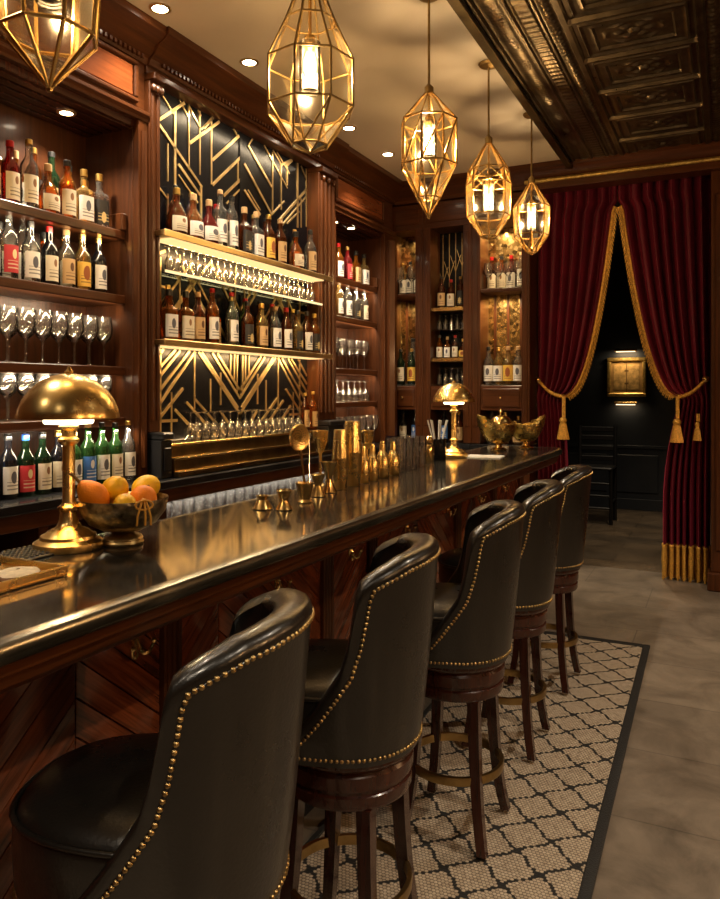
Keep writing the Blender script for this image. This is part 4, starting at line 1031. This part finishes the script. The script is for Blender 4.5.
row([S(0), S(1), S(4), S(8)], xs(6.33, -2.36, -2.065, 4), 1.80, HP, "dark cabinet's middle shelf", 'bottles in the dark cabinet', .72)
glasses('flute', xs(6.33, -2.35, -2.07, 5), 1.57, "dark cabinet's bottom shelf", 'flutes in the dark cabinet')
row([('round', 'black', 'cream', 'black'), ('tall', 'black', 'blue', 'blue'), ('tall', 'black', 'blue', 'blue'), ('round', 'amber', 'tan', 'gold')], [(-2.68, 6.33), (-2.56, 6.33), (-2.28, 6.33), (-2.14, 6.33)], 1.05, HP, 'counter under back wall cabinets', 'bottles on the counter under the back wall cabinets', .95)
row([('tall', 'clear', 'cream', 'gold'), ('square', 'amber', 'cream', 'gold'), ('squat', 'golden', 'tan', 'gold')], [(-1.84, 6.33), (-1.72, 6.33), (-1.6, 6.33)], 1.05, HP, 'counter below right gold cabinet', 'bottles on the counter below the right gold cabinet', 1.0)
glasses('highball', [(-1.485, 3.48), (-1.485, 3.57), (-1.485, 3.66), (-1.485, 3.75)], 1.1, 'front row on bar beside golden shakers', 'tall glasses on the bar top')
glasses('highball', [(-1.562, 3.53), (-1.562, 3.62), (-1.562, 3.71), (-1.562, 3.80)], 1.1, 'back row on bar beside golden shakers', 'tall glasses on the bar top')

# ------------------------------------------------------------------ brass table lamps
def table_lamp(x, y, label, s=1.):
    t = thing('table_lamp', label, 'lamp', (x, y, 1.1008)); t.scale = (s, s, s)
    MB().lathe([(0, 0), (.084, 0), (.087, .006), (.085, .018), (.078, .022), (.070, .026), (.068, .034), (.056, .040), (.050, .046), (.033, .053), (.024, .068), (.020, .094), (.0, .095)], n=40).build('base', BRASS_L, t, 40)
    MB().lathe([(0, .094), (.021, .095), (.027, .10), (.027, .106), (.019, .112), (.0155, .118), (.0155, .262), (.019, .266), (.026, .272), (.026, .279), (.018, .285), (.018, .30), (.025, .306), (.025, .312), (.015, .316), (.014, .335), (0, .335)], n=28).build('column', BRASS_L, t, 40)
    pr = [(.125, .332), (.1255, .336), (.122, .352), (.112, .378), (.095, .403), (.071, .425), (.042, .440), (.015, .4465), (0, .447)]
    inn = [(0, .443), (.015, .4425), (.041, .436), (.069, .421), (.092, .400), (.109, .376), (.119, .352), (.1225, .336), (.125, .332)]
    MB().lathe(inn + pr[1:], n=48).build('lamp_shade', BRASS_L, t, 50)
    MB().lathe([(0, .446), (.010, .447), (.012, .452), (.007, .458), (.004, .464), (0, .466)], n=16).build('finial', BRASS_S, t)
    MB().lathe([(.016, .318), (.058, .318), (.061, .322), (.061, .345), (.016, .352)], n=32).build('diffuser', DIFF, t)
    l = light('lamp_glow', 'POINT', (0, 0, .375), 5., (1., .74, .42), .03); l.parent = t
    return t
table_lamp(-1.51, 1.37, 'near brass dome table lamp on the bar, beside the bowl of fruit')
table_lamp(-1.50, 4.34, 'far brass dome table lamp on the bar, near the ornate golden bowls', 1.02)

# ------------------------------------------------------------------ things on the bar top
Z = 1.1006
def bowl_rim(): return None
fb = thing('fruit_bowl', 'footed engraved metal bowl full of fruit beside the near brass lamp', 'bowl', (-1.43, 1.478, Z))
BOWLM = simple('engraved_bowl_metal', (.30, .25, .17), .3, .95, noise=.75, nscale=38, bump=.9, bscale=55)
MB().lathe([(0, .040), (.040, .042), (.078, .060), (.103, .088), (.112, .118), (.116, .121), (.117, .118), (.109, .085), (.085, .054), (.050, .036), (.024, .032), (0, .032)], n=48).build('basin', BOWLM, fb, 50)
MB().lathe([(0, 0), (.052, 0), (.054, .005), (.050, .011), (.052, .014), (.047, .021), (.032, .026), (.026, .031), (0, .031)], n=36).build('foot', BRASS_D, fb, 40)
def fruit(name, label, loc, r, mat, elong=1.1, tilt=(0, 0), stem=0, pear=0.):
    t = thing(name, label, 'fruit', loc, 0, None)
    R = Matrix.Rotation(tilt[1], 3, 'Z') @ Matrix.Rotation(tilt[0], 3, 'Y'); pr = []
    for i in range(15):
        q = pi * i / 14; rr = r * sin(q); z = -r * elong * cos(q)
        if pear and z > 0: rr *= 1 - pear * (z / (r * elong)) ** 1.5
        pr.append((max(0, rr), z))
    pr[0] = (0, pr[0][1]); pr[-1] = (0, pr[-1][1])
    MB().lathe(pr, n=24, mat=R).build('flesh', mat, t, 80)
    top = R @ Vector((0, 0, r * elong * .98)); d = R @ Vector((0, 0, 1))
    if stem: MB().tube([top, top + d * stem * .5 + Vector((0, 0, .002)), top + d * stem], [.0045, .003, .0045], 7).build('stem', STEM, t)
    else: MB().lathe([(0, -.001), (.004, 0), (.0025, .003), (0, .003)], top, 8, mat=R).build('stem', STEM, t)
    return t
bx, by = -1.43, 1.478
fruit('mango', 'pear shaped orange fruit with long stem, leaning left out of the bowl', (bx - .040, by - .066, Z + .132), .036, FRUIT_O, 1.4, (-.75, 1.1), .035, .35)
fruit('lemon', 'yellow fruit at the top back of the heap in the bowl', (bx - .035, by + .006, Z + .138), .035, FRUIT_Y, 1.1, (.5, .6))
fruit('lemon', 'small yellow fruit low at the front of the heap in the bowl', (bx + .035, by - .030, Z + .106), .030, FRUIT_Y, 1.08, (1.2, 2.2))
fruit('orange', 'round orange fruit in the middle front of the bowl', (bx + .035, by + .036, Z + .112), .037, FRUIT_O, 1.05, (.4, 1.))
fruit('lemon', 'golden fruit at the right rim of the bowl', (bx - .005, by + .092, Z + .136), .034, FRUIT_Y, 1.22, (1.3, 1.4))
m = MB()
CORD = simple('gold_cord', (.75, .38, .06), .5)
RA = Matrix.Rotation(-.70, 3, 'Z')
px_, py_ = .113 * cos(.35), .113 * sin(.35)
def bend(k, sy): return [(px_ - .012, py_, .126), (px_ + .004, py_ + sy * .003, .128), (px_ + .014, py_ + sy * .010, .108), (px_ + .012, py_ + sy * .016, .085), (px_ + .006, py_ + sy * .017, .062)]
for sy in (-1, .2, 1): m.tube([RA @ Vector(q) for q in bend(0, sy)], .0028, 6)
m.tube([RA @ Vector((px_ + .012, py_ + .022 * cos(a), .114 + .012 * sin(a))) for a in [2 * pi * k / 12 for k in range(12)]], .0028, 6, True)
rb = m.build('ribbon', CORD); rb.location = (bx, by, Z); tag(rb, 'orange cord tied in a bow over the rim of the fruit bowl', 'ribbon')

tr = thing('serving_tray', 'square gold tray with two pale biscuits at the left edge of the bar', 'tray', (-1.41, 1.04, Z))
m = MB(); m.box(-.125, .125, -.17, .125, 0, .006, c=.002); m.build('tray_base', BRASS_L, tr)
m = MB(); m.box(.117, .125, -.17, .125, .006, .022, c=.002).box(-.125, -.117, -.17, .125, .006, .022, c=.002).box(-.117, .117, .117, .125, .006, .022, c=.002).box(-.117, .117, -.17, -.162, .006, .022, c=.002); m.build('tray_rim', BRASS_L, tr)
def biscuit(label, x, y):
    t = thing('biscuit', label, 'biscuit', (x, y, Z + .0065))
    P = []
    for k in range(28):
        a = 2 * pi * k / 28; w = 1 + .05 * sin(5 * a + x * 60) + .03 * sin(9 * a)
        P.append([((.048 + d) * w * cos(a), (.048 + d) * w * sin(a), z) for d, z in ((-.044, 0), (-.006, 0), (0, .005), (-.003, .010))])
    MB().grid(P, True).build('crust', BISC_E, t, 60)
    P = []
    for k in range(28):
        a = 2 * pi * k / 28; w = 1 + .05 * sin(5 * a + x * 60) + .03 * sin(9 * a)
        P.append([((.0465 + d) * w * cos(a), (.0465 + d) * w * sin(a), z) for d, z in ((-.001, .009), (-.006, .014), (-.02, .017), (-.042, .018))])
    MB().grid(P, True).build('icing', BISCUIT, t, 60)
biscuit('pale round biscuit near the front right of the gold tray', -1.345, 1.085)
biscuit('second pale biscuit farther back on the gold tray', -1.465, 1.06)
bm_ = MB(); bm_.box(-.06, .06, -.45, .45, 0, .005, c=.002)
for i in range(60):
    for j in range(8): bm_.box(-.056 + j * .0143, -.056 + j * .0143 + .009, -.446 + i * .0149, -.446 + i * .0149 + .009, .005, .010, c=.002)
mt = bm_.build('bar_mat', RUBBER); mt.location = (-1.535, .95, Z); tag(mt, 'black rubber drip mat along the back edge of the bar, behind the near lamp', 'bar mat')

def lathe_thing(name, label, cat, x, y, prof, mat, n=28, group=None, z=Z):
    o = MB().lathe(prof, n=n).build(name, mat, None, 40); o.location = (x, y, z); return tag(o, label, cat, group)
def jig(h, r, w=.35): return [(0, .004), (r * .85, 0), (r, .002), (r * w, h * .45), (r * w, h * .5), (r * .95, h - .002), (r * .9, h), (r * w * .8, h * .55), (0, h * .53)]
lathe_thing('jigger', 'short squat brass jigger, nearest the fruit bowl on the bar', 'jigger', -1.42, 2.12, [(0, 0), (.034, 0), (.035, .003), (.022, .026), (.017, .032), (.022, .046), (.020, .046), (.014, .034), (0, .032)], BRASS)
lathe_thing('jigger', 'small hourglass brass jigger, second from the fruit bowl', 'jigger', -1.345, 2.14, jig(.068, .029, .5), BRASS)
lathe_thing('mixing_cup', 'small brass cup holding the round strainer', 'cup', -1.365, 2.31, [(0, 0), (.026, 0), (.027, .004), (.020, .012), (.024, .03), (.034, .072), (.0325, .072), (.022, .03), (0, .018)], BRASS)
st = thing('cocktail_strainer', 'round gold strainer standing upright in the small brass cup', 'strainer', (-1.365, 2.31, Z + .02))
Rm = Matrix.Rotation(-.28, 3, 'Z') @ Matrix.Rotation(pi / 2, 3, 'Y')
MB().lathe([(0, -.003), (.040, -.003), (.046, -.005), (.049, 0), (.046, .005), (.040, .003), (0, .003)], (-.015, -.012, .215), 32, mat=Rm).build('strainer_head', BRASS_L, st, 40)
m = MB()
for k in range(8):
    for j in range(k and 8 * 1 or 1):
        a = 2 * pi * j / 8 + k * .3; q = Vector((0, .035 * k / 8 * cos(a), .035 * k / 8 * sin(a)))
        m.ball(Vector((-.011, -.013, .215)) + Matrix.Rotation(-.28, 3, 'Z') @ q, .0022, 6, 4)
m.build('perforated_plate', BRASS_D, st)
MB().tube([(-.012, -.010, .168), (-.004, -.003, .09), (.004, .004, .004)], [.006, .0045, .005], 8).build('handle', BRASS_S, st)
sp = thing('bar_spoon', 'long thin metal bar spoon leaning beside the round strainer', 'spoon', (-1.365, 2.31, Z + .02))
MB().tube([(.012, .014, .004), (.004, .026, .10), (-.006, .044, .21)], .0025, 8).build('shaft', STEEL, sp); MB().ball((-.0065, .045, .216), .008, 10, 6, 1.5).build('bowl', STEEL, sp)
lathe_thing('jigger', 'waisted brass jigger in front of the tall shaker', 'jigger', -1.40, 2.47, jig(.085, .030, .45), BRASS)
lathe_thing('jigger', 'tall double brass jigger touching the tall shakers', 'jigger', -1.415, 2.585, [(0, 0), (.032, 0), (.033, .004), (.012, .05), (.012, .058), (.036, .122), (.0345, .122), (.010, .06), (0, .058)], BRASS_S)
def shaker(label, x, y, h, r, mat=BRASS_L, kind=0):
    t = thing('cocktail_shaker', label, 'shaker', (x, y, Z), 0)
    if kind == 0:
        MB().lathe([(0, 0), (r * .72, 0), (r * .76, .004), (r, h * .52), (0, h * .52)], n=32).build('tin', mat, t, 40)
        MB().lathe([(0, h * .521), (r * .97, h * .521), (r * .74, h * .97), (r * .70, h), (0, h)], n=32).build('upper_tin', mat, t, 40)
    else:
        MB().lathe([(0, 0), (r * .86, 0), (r, .01), (r * .98, h * .45), (r * .62, h * .66), (r * .42, h * .74), (0, h * .74)], n=32).build('body', mat, t, 50)
        MB().lathe([(0, h * .741), (r * .44, h * .741), (r * .40, h * .9), (r * .30, h), (0, h)], n=24).build('lid', mat, t, 50)
    return t
shaker('slim two part gold shaker, left of the tallest shaker', -1.42, 2.69, .245, .036)
shaker('tallest gold two part shaker in the middle of the bar tools', -1.43, 2.82, .275, .044)
shaker('slender gold cobbler shaker, right of the tallest shaker', -1.43, 2.93, .16, .028, BRASS_L, 1)
shaker('gold bottle shaped shaker, second right of the tallest', -1.43, 3.02, .165, .031, BRASS_L, 1)
shaker('larger gold bottle shaped shaker, third right of the tallest', -1.44, 3.15, .17, .034, BRASS_L, 1)
shaker('last gold shaker of the row, next to the tall glasses', -1.44, 3.275, .16, .034, BRASS_L, 1)
for i, (x, y, h, lab) in enumerate([(-1.545, 2.745, .235, 'tall brass jigger standing behind the slim shaker'), (-1.535, 3.00, .215, 'brass jigger on a tall stem behind the bottle shaped shakers'), (-1.54, 3.19, .215, 'brass jigger on a tall stem behind the last golden shakers')]):
    lathe_thing('jigger', lab, 'jigger', x, y, [(0, 0), (.030, 0), (.031, .004), (.010, .014), (.006, .03), (.006, h * .58), (.014, h * .62), (.030, h * .8), (.034, h), (.032, h), (.028, h * .81), (.011, h * .64), (0, h * .63)], BRASS_L)
ow = thing('cocktail_shaker', 'small gold figure shaped shaker next to the black straw cup', 'shaker', (-1.52, 3.96, Z))
MB().lathe([(0, 0), (.026, 0), (.030, .01), (.033, .05), (.030, .085), (.024, .10), (0, .10)], n=24).build('body', BRASS_S, ow, 50)
MB().lathe([(0, .1), (.024, .101), (.028, .118), (.022, .14), (.008, .15), (0, .15)], n=24).ball((.022, -.012, .125), .006).ball((.022, .012, .125), .006).build('lid', BRASS_S, ow, 50)
lathe_thing('straw_cup', 'black cup full of clear straws beside the far brass lamp', 'cup', -1.52, 4.11, [(0, 0), (.046, 0), (.048, .004), (.050, .125), (.046, .125), (.044, .008), (0, .007)], BLACKB)
for k in range(7):
    a = 2 * pi * k / 7; q = .022; d = .032
    s = MB().tube([(q * cos(a), q * sin(a), .0), (d * cos(a), d * sin(a), .12), ((d + .028) * cos(a), (d + .028) * sin(a), .225)], .0042, 8).build('drinking_straw', STRAW)
    s.location = (-1.52, 4.11, Z + .0085); tag(s, 'clear drinking straw standing in the black cup', 'straw', 'clear straws in the black cup')
nk = MB(); nk.box(-.11, .11, -.09, .09, 0, .003, c=.001).box(-.108, .106, -.086, .088, .0032, .006, c=.001); o_ = nk.build('paper_menu', PAPER); o_.location = (-1.33, 4.42, Z); o_.rotation_euler = (0, 0, .1); tag(o_, 'white paper sheet lying on the bar beside the far brass lamp', 'paper')
GOLDCH = simple('chased_gold', (.80, .54, .19), .27, 1., noise=.45, nscale=22, bump=1., bscale=34)
def boat(label, x, y, rz, L, H, lid=False, tilt=.0):
    t = thing('ornate_bowl', label, 'bowl', (x, y, Z), rz); P = []; n = 40
    for k in range(n):
        a = 2 * pi * k / n; e = abs(cos(a)); rise = H * (.74 + .30 * (cos(a) if cos(a) > 0 else -.55 * cos(a)) ** 2) + .005 * cos(14 * a)
        rx, ry = L * (.5 + .08 * e), L * .40; ro = []
        for u in (.0, .25, .5, .75, .92, 1.):
            w = .22 + .78 * sin(u * pi / 2) ** .8; ro.append((rx * w * cos(a) * (1 + .25 * u * max(0, cos(a))), ry * w * sin(a), .045 + (rise - .045) * u ** 1.7))
        for u in (1., .9, .7, .4, 0.):
            w = (.22 + .78 * sin(u * pi / 2) ** .8) * .95; ro.append((rx * w * cos(a) * (1 + .25 * u * max(0, cos(a))), ry * w * sin(a), .051 + (rise - .049) * u ** 1.7))
        P.append(ro)
    m = MB(); m.grid(P, True); 
    L_ = len(P[0]); m.f.append([k * L_ for k in range(n)]); m.f.append([k * L_ + L_ - 1 for k in range(n)]); m.mi += [0, 0]; m.uv += [None, None]
    m.build('basin', GOLDCH, t, 60)
    MB().lathe([(0, 0), (.055, 0), (.057, .006), (.044, .014), (.024, .022), (.020, .036), (.030, .046), (0, .046)], n=32).build('foot', BRASS_S, t, 45)
    if lid:
        MB().lathe([(.075, .185), (.072, .203), (.055, .225), (.03, .238), (0, .242)], (-.02, 0, 0), n=28).build('lid', BRASS_S, t, 50)
        MB().lathe([(0, .241), (.012, .243), (.006, .251), (.014, .263), (.010, .273), (0, .287)], (-.02, 0, 0), n=16).build('lid_finial', BRASS_S, t, 50)
    return t
boat('ornate golden footed bowl with domed lid at the far end of the bar', -1.40, 4.98, radians(180 + 50), .235, .235, True)
boat('ornate golden boat shaped bowl nearest the curtain at the end of the bar', -1.27, 5.22, radians(35), .20, .225)
# ------------------------------------------------------------------ curtains
def curtain(label, xo, xi, xb, xc, s, fold, ztie=1.46):
    t = thing('curtain', label, 'curtain', ((xo + xc) / 2, 6.45, 0)); o = ((xo + xc) / 2, 6.45, 0)
    ZTOP, ZA, ZH = 3.25, 3.02, .27
    def inner(z):
        if z >= ZA: return xc + (-.8 - s * .002 - xc) * min(1., (z - ZA) / .06)
        if z >= ztie: return xi + (xc - xi) * ((z - ztie) / (ZA - ztie)) ** .46
        k = (ztie - z) / (ztie - .0); return xi + (xb - xi) * (1 - (1 - min(1, k * 1.6)) ** 2)
    def yfold(u, z):
        w = abs(inner(z) - xo); A = .046 + .036 * min(1, w)
        if z < ztie: A += .012 * min(1, (ztie - z) / .5)
        pinch = math.exp(-((z - ztie) / .12) ** 2)
        return 6.45 + A * (1 - .35 * pinch) * sin(2 * pi * fold * u + .5 * sin(3 * u * pi + z * .4)) + .012 * sin(2 * pi * fold * 2.3 * u + 1) - .05 * pinch
    NU = fold * 14
    zs = [ZTOP - (ZTOP - ZH) * i / 70 for i in range(71)]
    def pt(u, z): return Vector((xo + (inner(z) - xo) * u, yfold(u, z), z))
    m = MB(o); m.grid([[pt(i / NU, z) for z in zs] for i in range(NU + 1)])
    d = m.build('drape', VELVET, t, 180, recalc=False)
    # gold edge trim with short strands
    m = MB(o); path = [pt(1., z) + Vector((s * .004, -.004, 0)) for z in zs if z < ZA + .02 and z > ztie - .01]
    m.tube(path, .014, 8)
    n = 0
    for a, b in zip(path, path[1:]):
        k = max(1, int((b - a).length / .009))
        for i in range(k):
            q = a + (b - a) * (i / k); n += 1; ln = .034 + .006 * sin(n * 2.1)
            m.tube([q, q + Vector((s * ln * .8, -.008 + .006 * sin(n), -ln * .5)), q + Vector((s * ln, -.004 + .006 * sin(n), -ln * 1.0))], [.0045, .0045, .003], 4)
    m.build('edge_fringe', GOLDTHREAD, t, 60)
    # bullion fringe along the hem
    m = MB(o); N_ = 130
    hem = [pt(i / N_, ZH) for i in range(N_ + 1)]
    m.tube([h + Vector((0, -.003, 0)) for h in hem], .012, 8)
    for i, h in enumerate(hem):
        f = (i * fold / N_) % 1
        m.tube([h + Vector((0, -.004, 0)), h + Vector((.004 * sin(i), -.008, -.12)), h + Vector((.006 * sin(i * 1.7), -.004 - .006 * sin(i), -.255 + .012 * sin(i * 2.3)))], [.0065, .008, .006], 5)
    m.build('hem_fringe', GOLDTHREAD, t, 60)
    # rope tieback and tassel
    A = Vector((xo + s * .03, 6.36, 1.60)); B = Vector((xi + s * .01, 6.36, ztie))
    P = [A + (B - A) * (k / 10) + Vector((0, -.02 * sin(pi * k / 10), -.03 * sin(pi * k / 10))) for k in range(11)]
    P += [Vector((xi + s * .025, 6.42, ztie + .01)), Vector((xi + s * .01, 6.53, ztie + .02)), Vector(((xi + xo) / 2, 6.54, ztie + .07))]
    tb = MB(o).tube(P, .013, 8)
    for sgn in (0, pi):
        Q = []
        for k in range(60):
            u = k / 59 * 10; i = min(9, int(u)); p = P[i] + (P[i + 1] - P[i]) * (u - i); Q.append(p + Vector((0, .012 * cos(k * .8 + sgn), .012 * sin(k * .8 + sgn))))
        tb.tube(Q, .006, 5)
    tb.build('tieback_rope', GOLDTHREAD, t, 60)
    MB(o).lathe([(0, 0), (.022, .004), (.026, .014), (.012, .03), (0, .034)], A, 16, mat=Matrix.Rotation(pi / 2, 3, 'X')).build('tieback_rosette', BRASS, t)
    def tassel(p, drop, h, r):
        m = MB(o); m.tube([p, p + Vector((0, -.01, -drop))], .010, 8).tube([p + Vector((.010, .004, 0)), p + Vector((.012, -.006, -drop))], .008, 8)
        q = p + Vector((0, -.01, -drop))
        m.lathe([(0, .0), (r * .5, -.006), (r * .72, -.028), (r * .5, -.048), (r * .62, -.052), (r * .55, -.062), (0, -.062)], q, 16)
        for k in range(22):
            a = 2 * pi * k / 22; m.tube([q + Vector((r * .5 * cos(a), r * .5 * sin(a), -.058)), q + Vector((r * cos(a), r * .9 * sin(a), -.058 - h))], [.006, .0075], 5)
        m.build('tassel', GOLDTHREAD, t, 60)
    tassel(Vector((xi + s * .02, 6.34, ztie)), .17, .13, .045)
    if s < 0: tassel(Vector((xo - .09, 6.34, 1.33)), .06, .09, .026)
    return t
curtain('left dark red velvet curtain with gold fringe, tied back behind the end of the bar', -1.468, -1.245, -1.20, -.842, 1, 7)
curtain('right dark red velvet curtain with gold fringe, tied to the wooden post', -.108, -.325, -.455, -.758, -1, 7)
rodm = MB().tube([(-1.47, 6.45, 3.27), (-.1, 6.45, 3.27)], .016, 12).build('curtain_rod', BLACKB); tag(rodm, 'dark rod across the top of the doorway, carrying the red curtains', 'curtain rod')

# ------------------------------------------------------------------ the back room
pic = thing('framed_picture', 'gold framed square picture lit by a lamp on the dark wall', 'picture', (-1.135, 9.985, 1.69)); o = (-1.135, 9.985, 1.69)
m = MB(o)
a0, a1, b0, b1 = -1.375, -.895, 1.44, 1.94; y = 9.985
PF = [(0, 0), (.008, .03), (.03, .038), (.045, .02), (.055, .012), (.055, 0)]
m.box(a0, a1, 9.95, 9.996, b0, b0 + .05, c=.012).box(a0, a1, 9.95, 9.996, b1 - .05, b1, c=.012).box(a0, a0 + .05, 9.95, 9.996, b0 + .05, b1 - .05, c=.012).box(a1 - .05, a1, 9.95, 9.996, b0 + .05, b1 - .05, c=.012)
m.build('frame', GOLDGILT, pic)
ART = simple('ochre_picture', (.42, .24, .07), .6, noise=.35, nscale=9)
ART2 = simple('ochre_picture_inner', (.55, .34, .11), .6, noise=.5, nscale=16)
MB(o).box(a0 + .045, a1 - .045, 9.978, 9.99, b0 + .045, b1 - .045, c=0).build('canvas', ART, pic)
m = MB(o).box(-1.29, -.98, 9.975, 9.979, 1.53, 1.85, c=0); m.build('inner_panel', ART2, pic)
MB(o).box(-1.14, -1.13, 9.973, 9.976, 1.50, 1.88, c=0).box(-1.16, -1.11, 9.973, 9.976, 1.6, 1.62, c=0).box(-1.16, -1.11, 9.973, 9.976, 1.76, 1.78, c=0).build('painted_line', STEM, pic)
def piclight(label, z, s, e):
    t = thing('picture_light', label, 'lamp', (-1.135, 9.99, z)); o = (-1.135, 9.99, z)
    MB(o).tube([(-1.27, 9.87, z), (-1.0, 9.87, z)], .018, 12).build('lamp_tube', BRASS, t)
    MB(o).tube([(-1.135, 9.995, z - s * .02), (-1.135, 9.93, z + s * .01), (-1.135, 9.88, z)], .008, 8).build('arm', BRASS, t)
    MB(o).box(-1.25, -1.02, 9.862, 9.884, z - .024, z - .016, c=.002).build('light_strip', emit('picture_lamp', (1., .72, .40), 2.5), t)
    l = light('picture_glow', 'AREA', (0, -.12, -.03), e, (1., .70, .38), .2, (radians(20), 0, 0), shape='RECTANGLE', size_y=.04); l.data.size = .24; l.parent = t
piclight('brass picture lamp above the gold framed picture', 2.03, 1, 1.3)
piclight('brass picture lamp just below the gold framed picture', 1.36, 1, .3)
def ladder_chair():
    t = thing('ladder_back_chair', 'black ladder back high chair standing in the dark room beyond the curtains', 'chair', (-1.36, 8.9, 0.))
    x0, x1 = -.20, .20
    m = MB(); m.box(x0 - .02, x1 + .02, -.20, .20, .615, .645, c=.012); m.build('seat', W_black, t)
    for sx in (x0, x1):
        MB().tube([(sx, -.17, 0), (sx, -.17, .62)], .022, 10).build('leg', W_black, t)
        MB().tube([(sx, .17, 0), (sx, .17, .6), (sx, .21, 1.10)], .022, 10).build('back_post', W_black, t)
    for z in (.72, .84, .96, 1.06):
        MB().box(x0, x1, .165 + (z - .6) * .08, .195 + (z - .6) * .08, z - .03, z + .03, c=.008).build('back_slat', W_black, t)
    for z in (.18, .32, .46):
        MB().tube([(x0, -.17, z), (x1, -.17, z)], .013, 8).build('stretcher', W_black, t)
    for sx in (x0, x1):
        MB().tube([(sx, -.17, .25), (sx, .17, .25)], .013, 8).build('stretcher', W_black, t)
    return t
ladder_chair()
light('back_room_fill_spot', 'SPOT', (-.8, 7.9, 3.25), 130, (1., .78, .52), .05, (0, 0, 0), spot_size=1.6, spot_blend=.8)  # added spot without a fixture, brightens the back room floor

# ------------------------------------------------------------------ lights of the shelves
def strip_light(name, x, y0, y1, z, e, rot=(0, 0, 0), col=(1., .64, .29), w=.03):
    l = light(name, 'AREA', (x, (y0 + y1) / 2, z), e, col, .1, rot, shape='RECTANGLE'); l.data.size = w; l.data.size_y = y1 - y0; return l
B = (0, radians(58), 0)     # strips tucked behind the front edges, facing back and down
strip_light('led_upper_shelf', -2.62, 3.08, 4.70, SHU - .045, 7, (0, radians(25), 0), w=.02)
strip_light('led_middle_shelf', -2.62, 3.08, 4.70, SHM - .045, 8, (0, radians(25), 0), w=.02)
for yy in (3.47, 4.32):
    light('panel_spot', 'SPOT', (-2.725, yy, 3.15), 9, (1., .76, .46), .012, (0, radians(-8), 0), spot_size=2.6, spot_blend=.6)
strip_light('led_top_bottles', -2.61, 3.08, 4.70, 3.15, 4, (0, radians(12), 0), col=(1., .78, .5), w=.015)
strip_light('led_ledge_up', -2.775, 3.1, 4.70, LEDGE + .004, 3, (pi, 0, 0), w=.008)
strip_light('led_niche', -2.61, 3.0, 4.95, .93, 7., B, col=(1., .88, .72), w=.02)
for z, e in ((2.27, 2.5), (1.94, 4.), (1.575, 3.)): strip_light('led_left_cabinet', -2.79, 1.4, 2.85, z, e, B, col=(1., .78, .5), w=.015)
strip_light('led_left_counter', -2.70, 1.4, 2.85, 1.31, 6., (0, radians(20), 0), col=(1., .82, .6), w=.015)
for z, e in ((2.365, 3.), (2.055, 4.), (1.635, 3.)): strip_light('led_corner_cabinet', -2.775, 5.05, 5.9, z, e, B, col=(1., .78, .5), w=.015)
strip_light('led_corner_counter', -2.775, 5.05, 5.9, 1.365, 2.5, B, col=(1., .78, .5), w=.015)
for x0, x1, e in ((-2.75, -2.52, 10.), (-1.90, -1.55, 10.)):
    for z in (2.945, 2.352):
        for k in ((.5,) if x1 - x0 < .3 else (.3, .7)):
            light('cabinet_spot', 'SPOT', (x0 + (x1 - x0) * k, 6.26, z), e, (1., .74, .42), .008, (radians(12), 0, 0), spot_size=2.4, spot_blend=.8)
light('cabinet_spot', 'SPOT', (-2.21, 6.27, 2.95), 3., (1., .74, .42), .006, (0, 0, 0), spot_size=2.2, spot_blend=.8)

# ------------------------------------------------------------------ world, camera, colour management
w = bpy.data.worlds.new('World'); SC.world = w; w.use_nodes = True
w.node_tree.nodes['Background'].inputs[0].default_value = (1., .82, .62, 1); w.node_tree.nodes['Background'].inputs[1].default_value = .02
cd = bpy.data.cameras.new('camera'); cam = bpy.data.objects.new('camera', cd); COL.objects.link(cam)
cam.location = (0, 0, 1.5); cam.rotation_euler = (pi / 2, 0, radians(26.3))
cd.sensor_fit = 'HORIZONTAL'; cd.sensor_width = 36.; cd.lens = 37.; cd.shift_y = -57.5 / 720; cd.clip_start = .05
SC.camera = cam
SC.view_settings.view_transform = 'Standard'; SC.view_settings.look = 'None'; SC.view_settings.gamma = 1.; SC.view_settings.use_curve_mapping = False
SC.view_settings.exposure = .45
SC.cycles.max_bounces = 8; SC.cycles.diffuse_bounces = 3; SC.cycles.glossy_bounces = 4; SC.cycles.transmission_bounces = 6; SC.cycles.transparent_max_bounces = 24
SC.cycles.caustics_reflective = False; SC.cycles.caustics_refractive = False; SC.cycles.sample_clamp_indirect = 6.
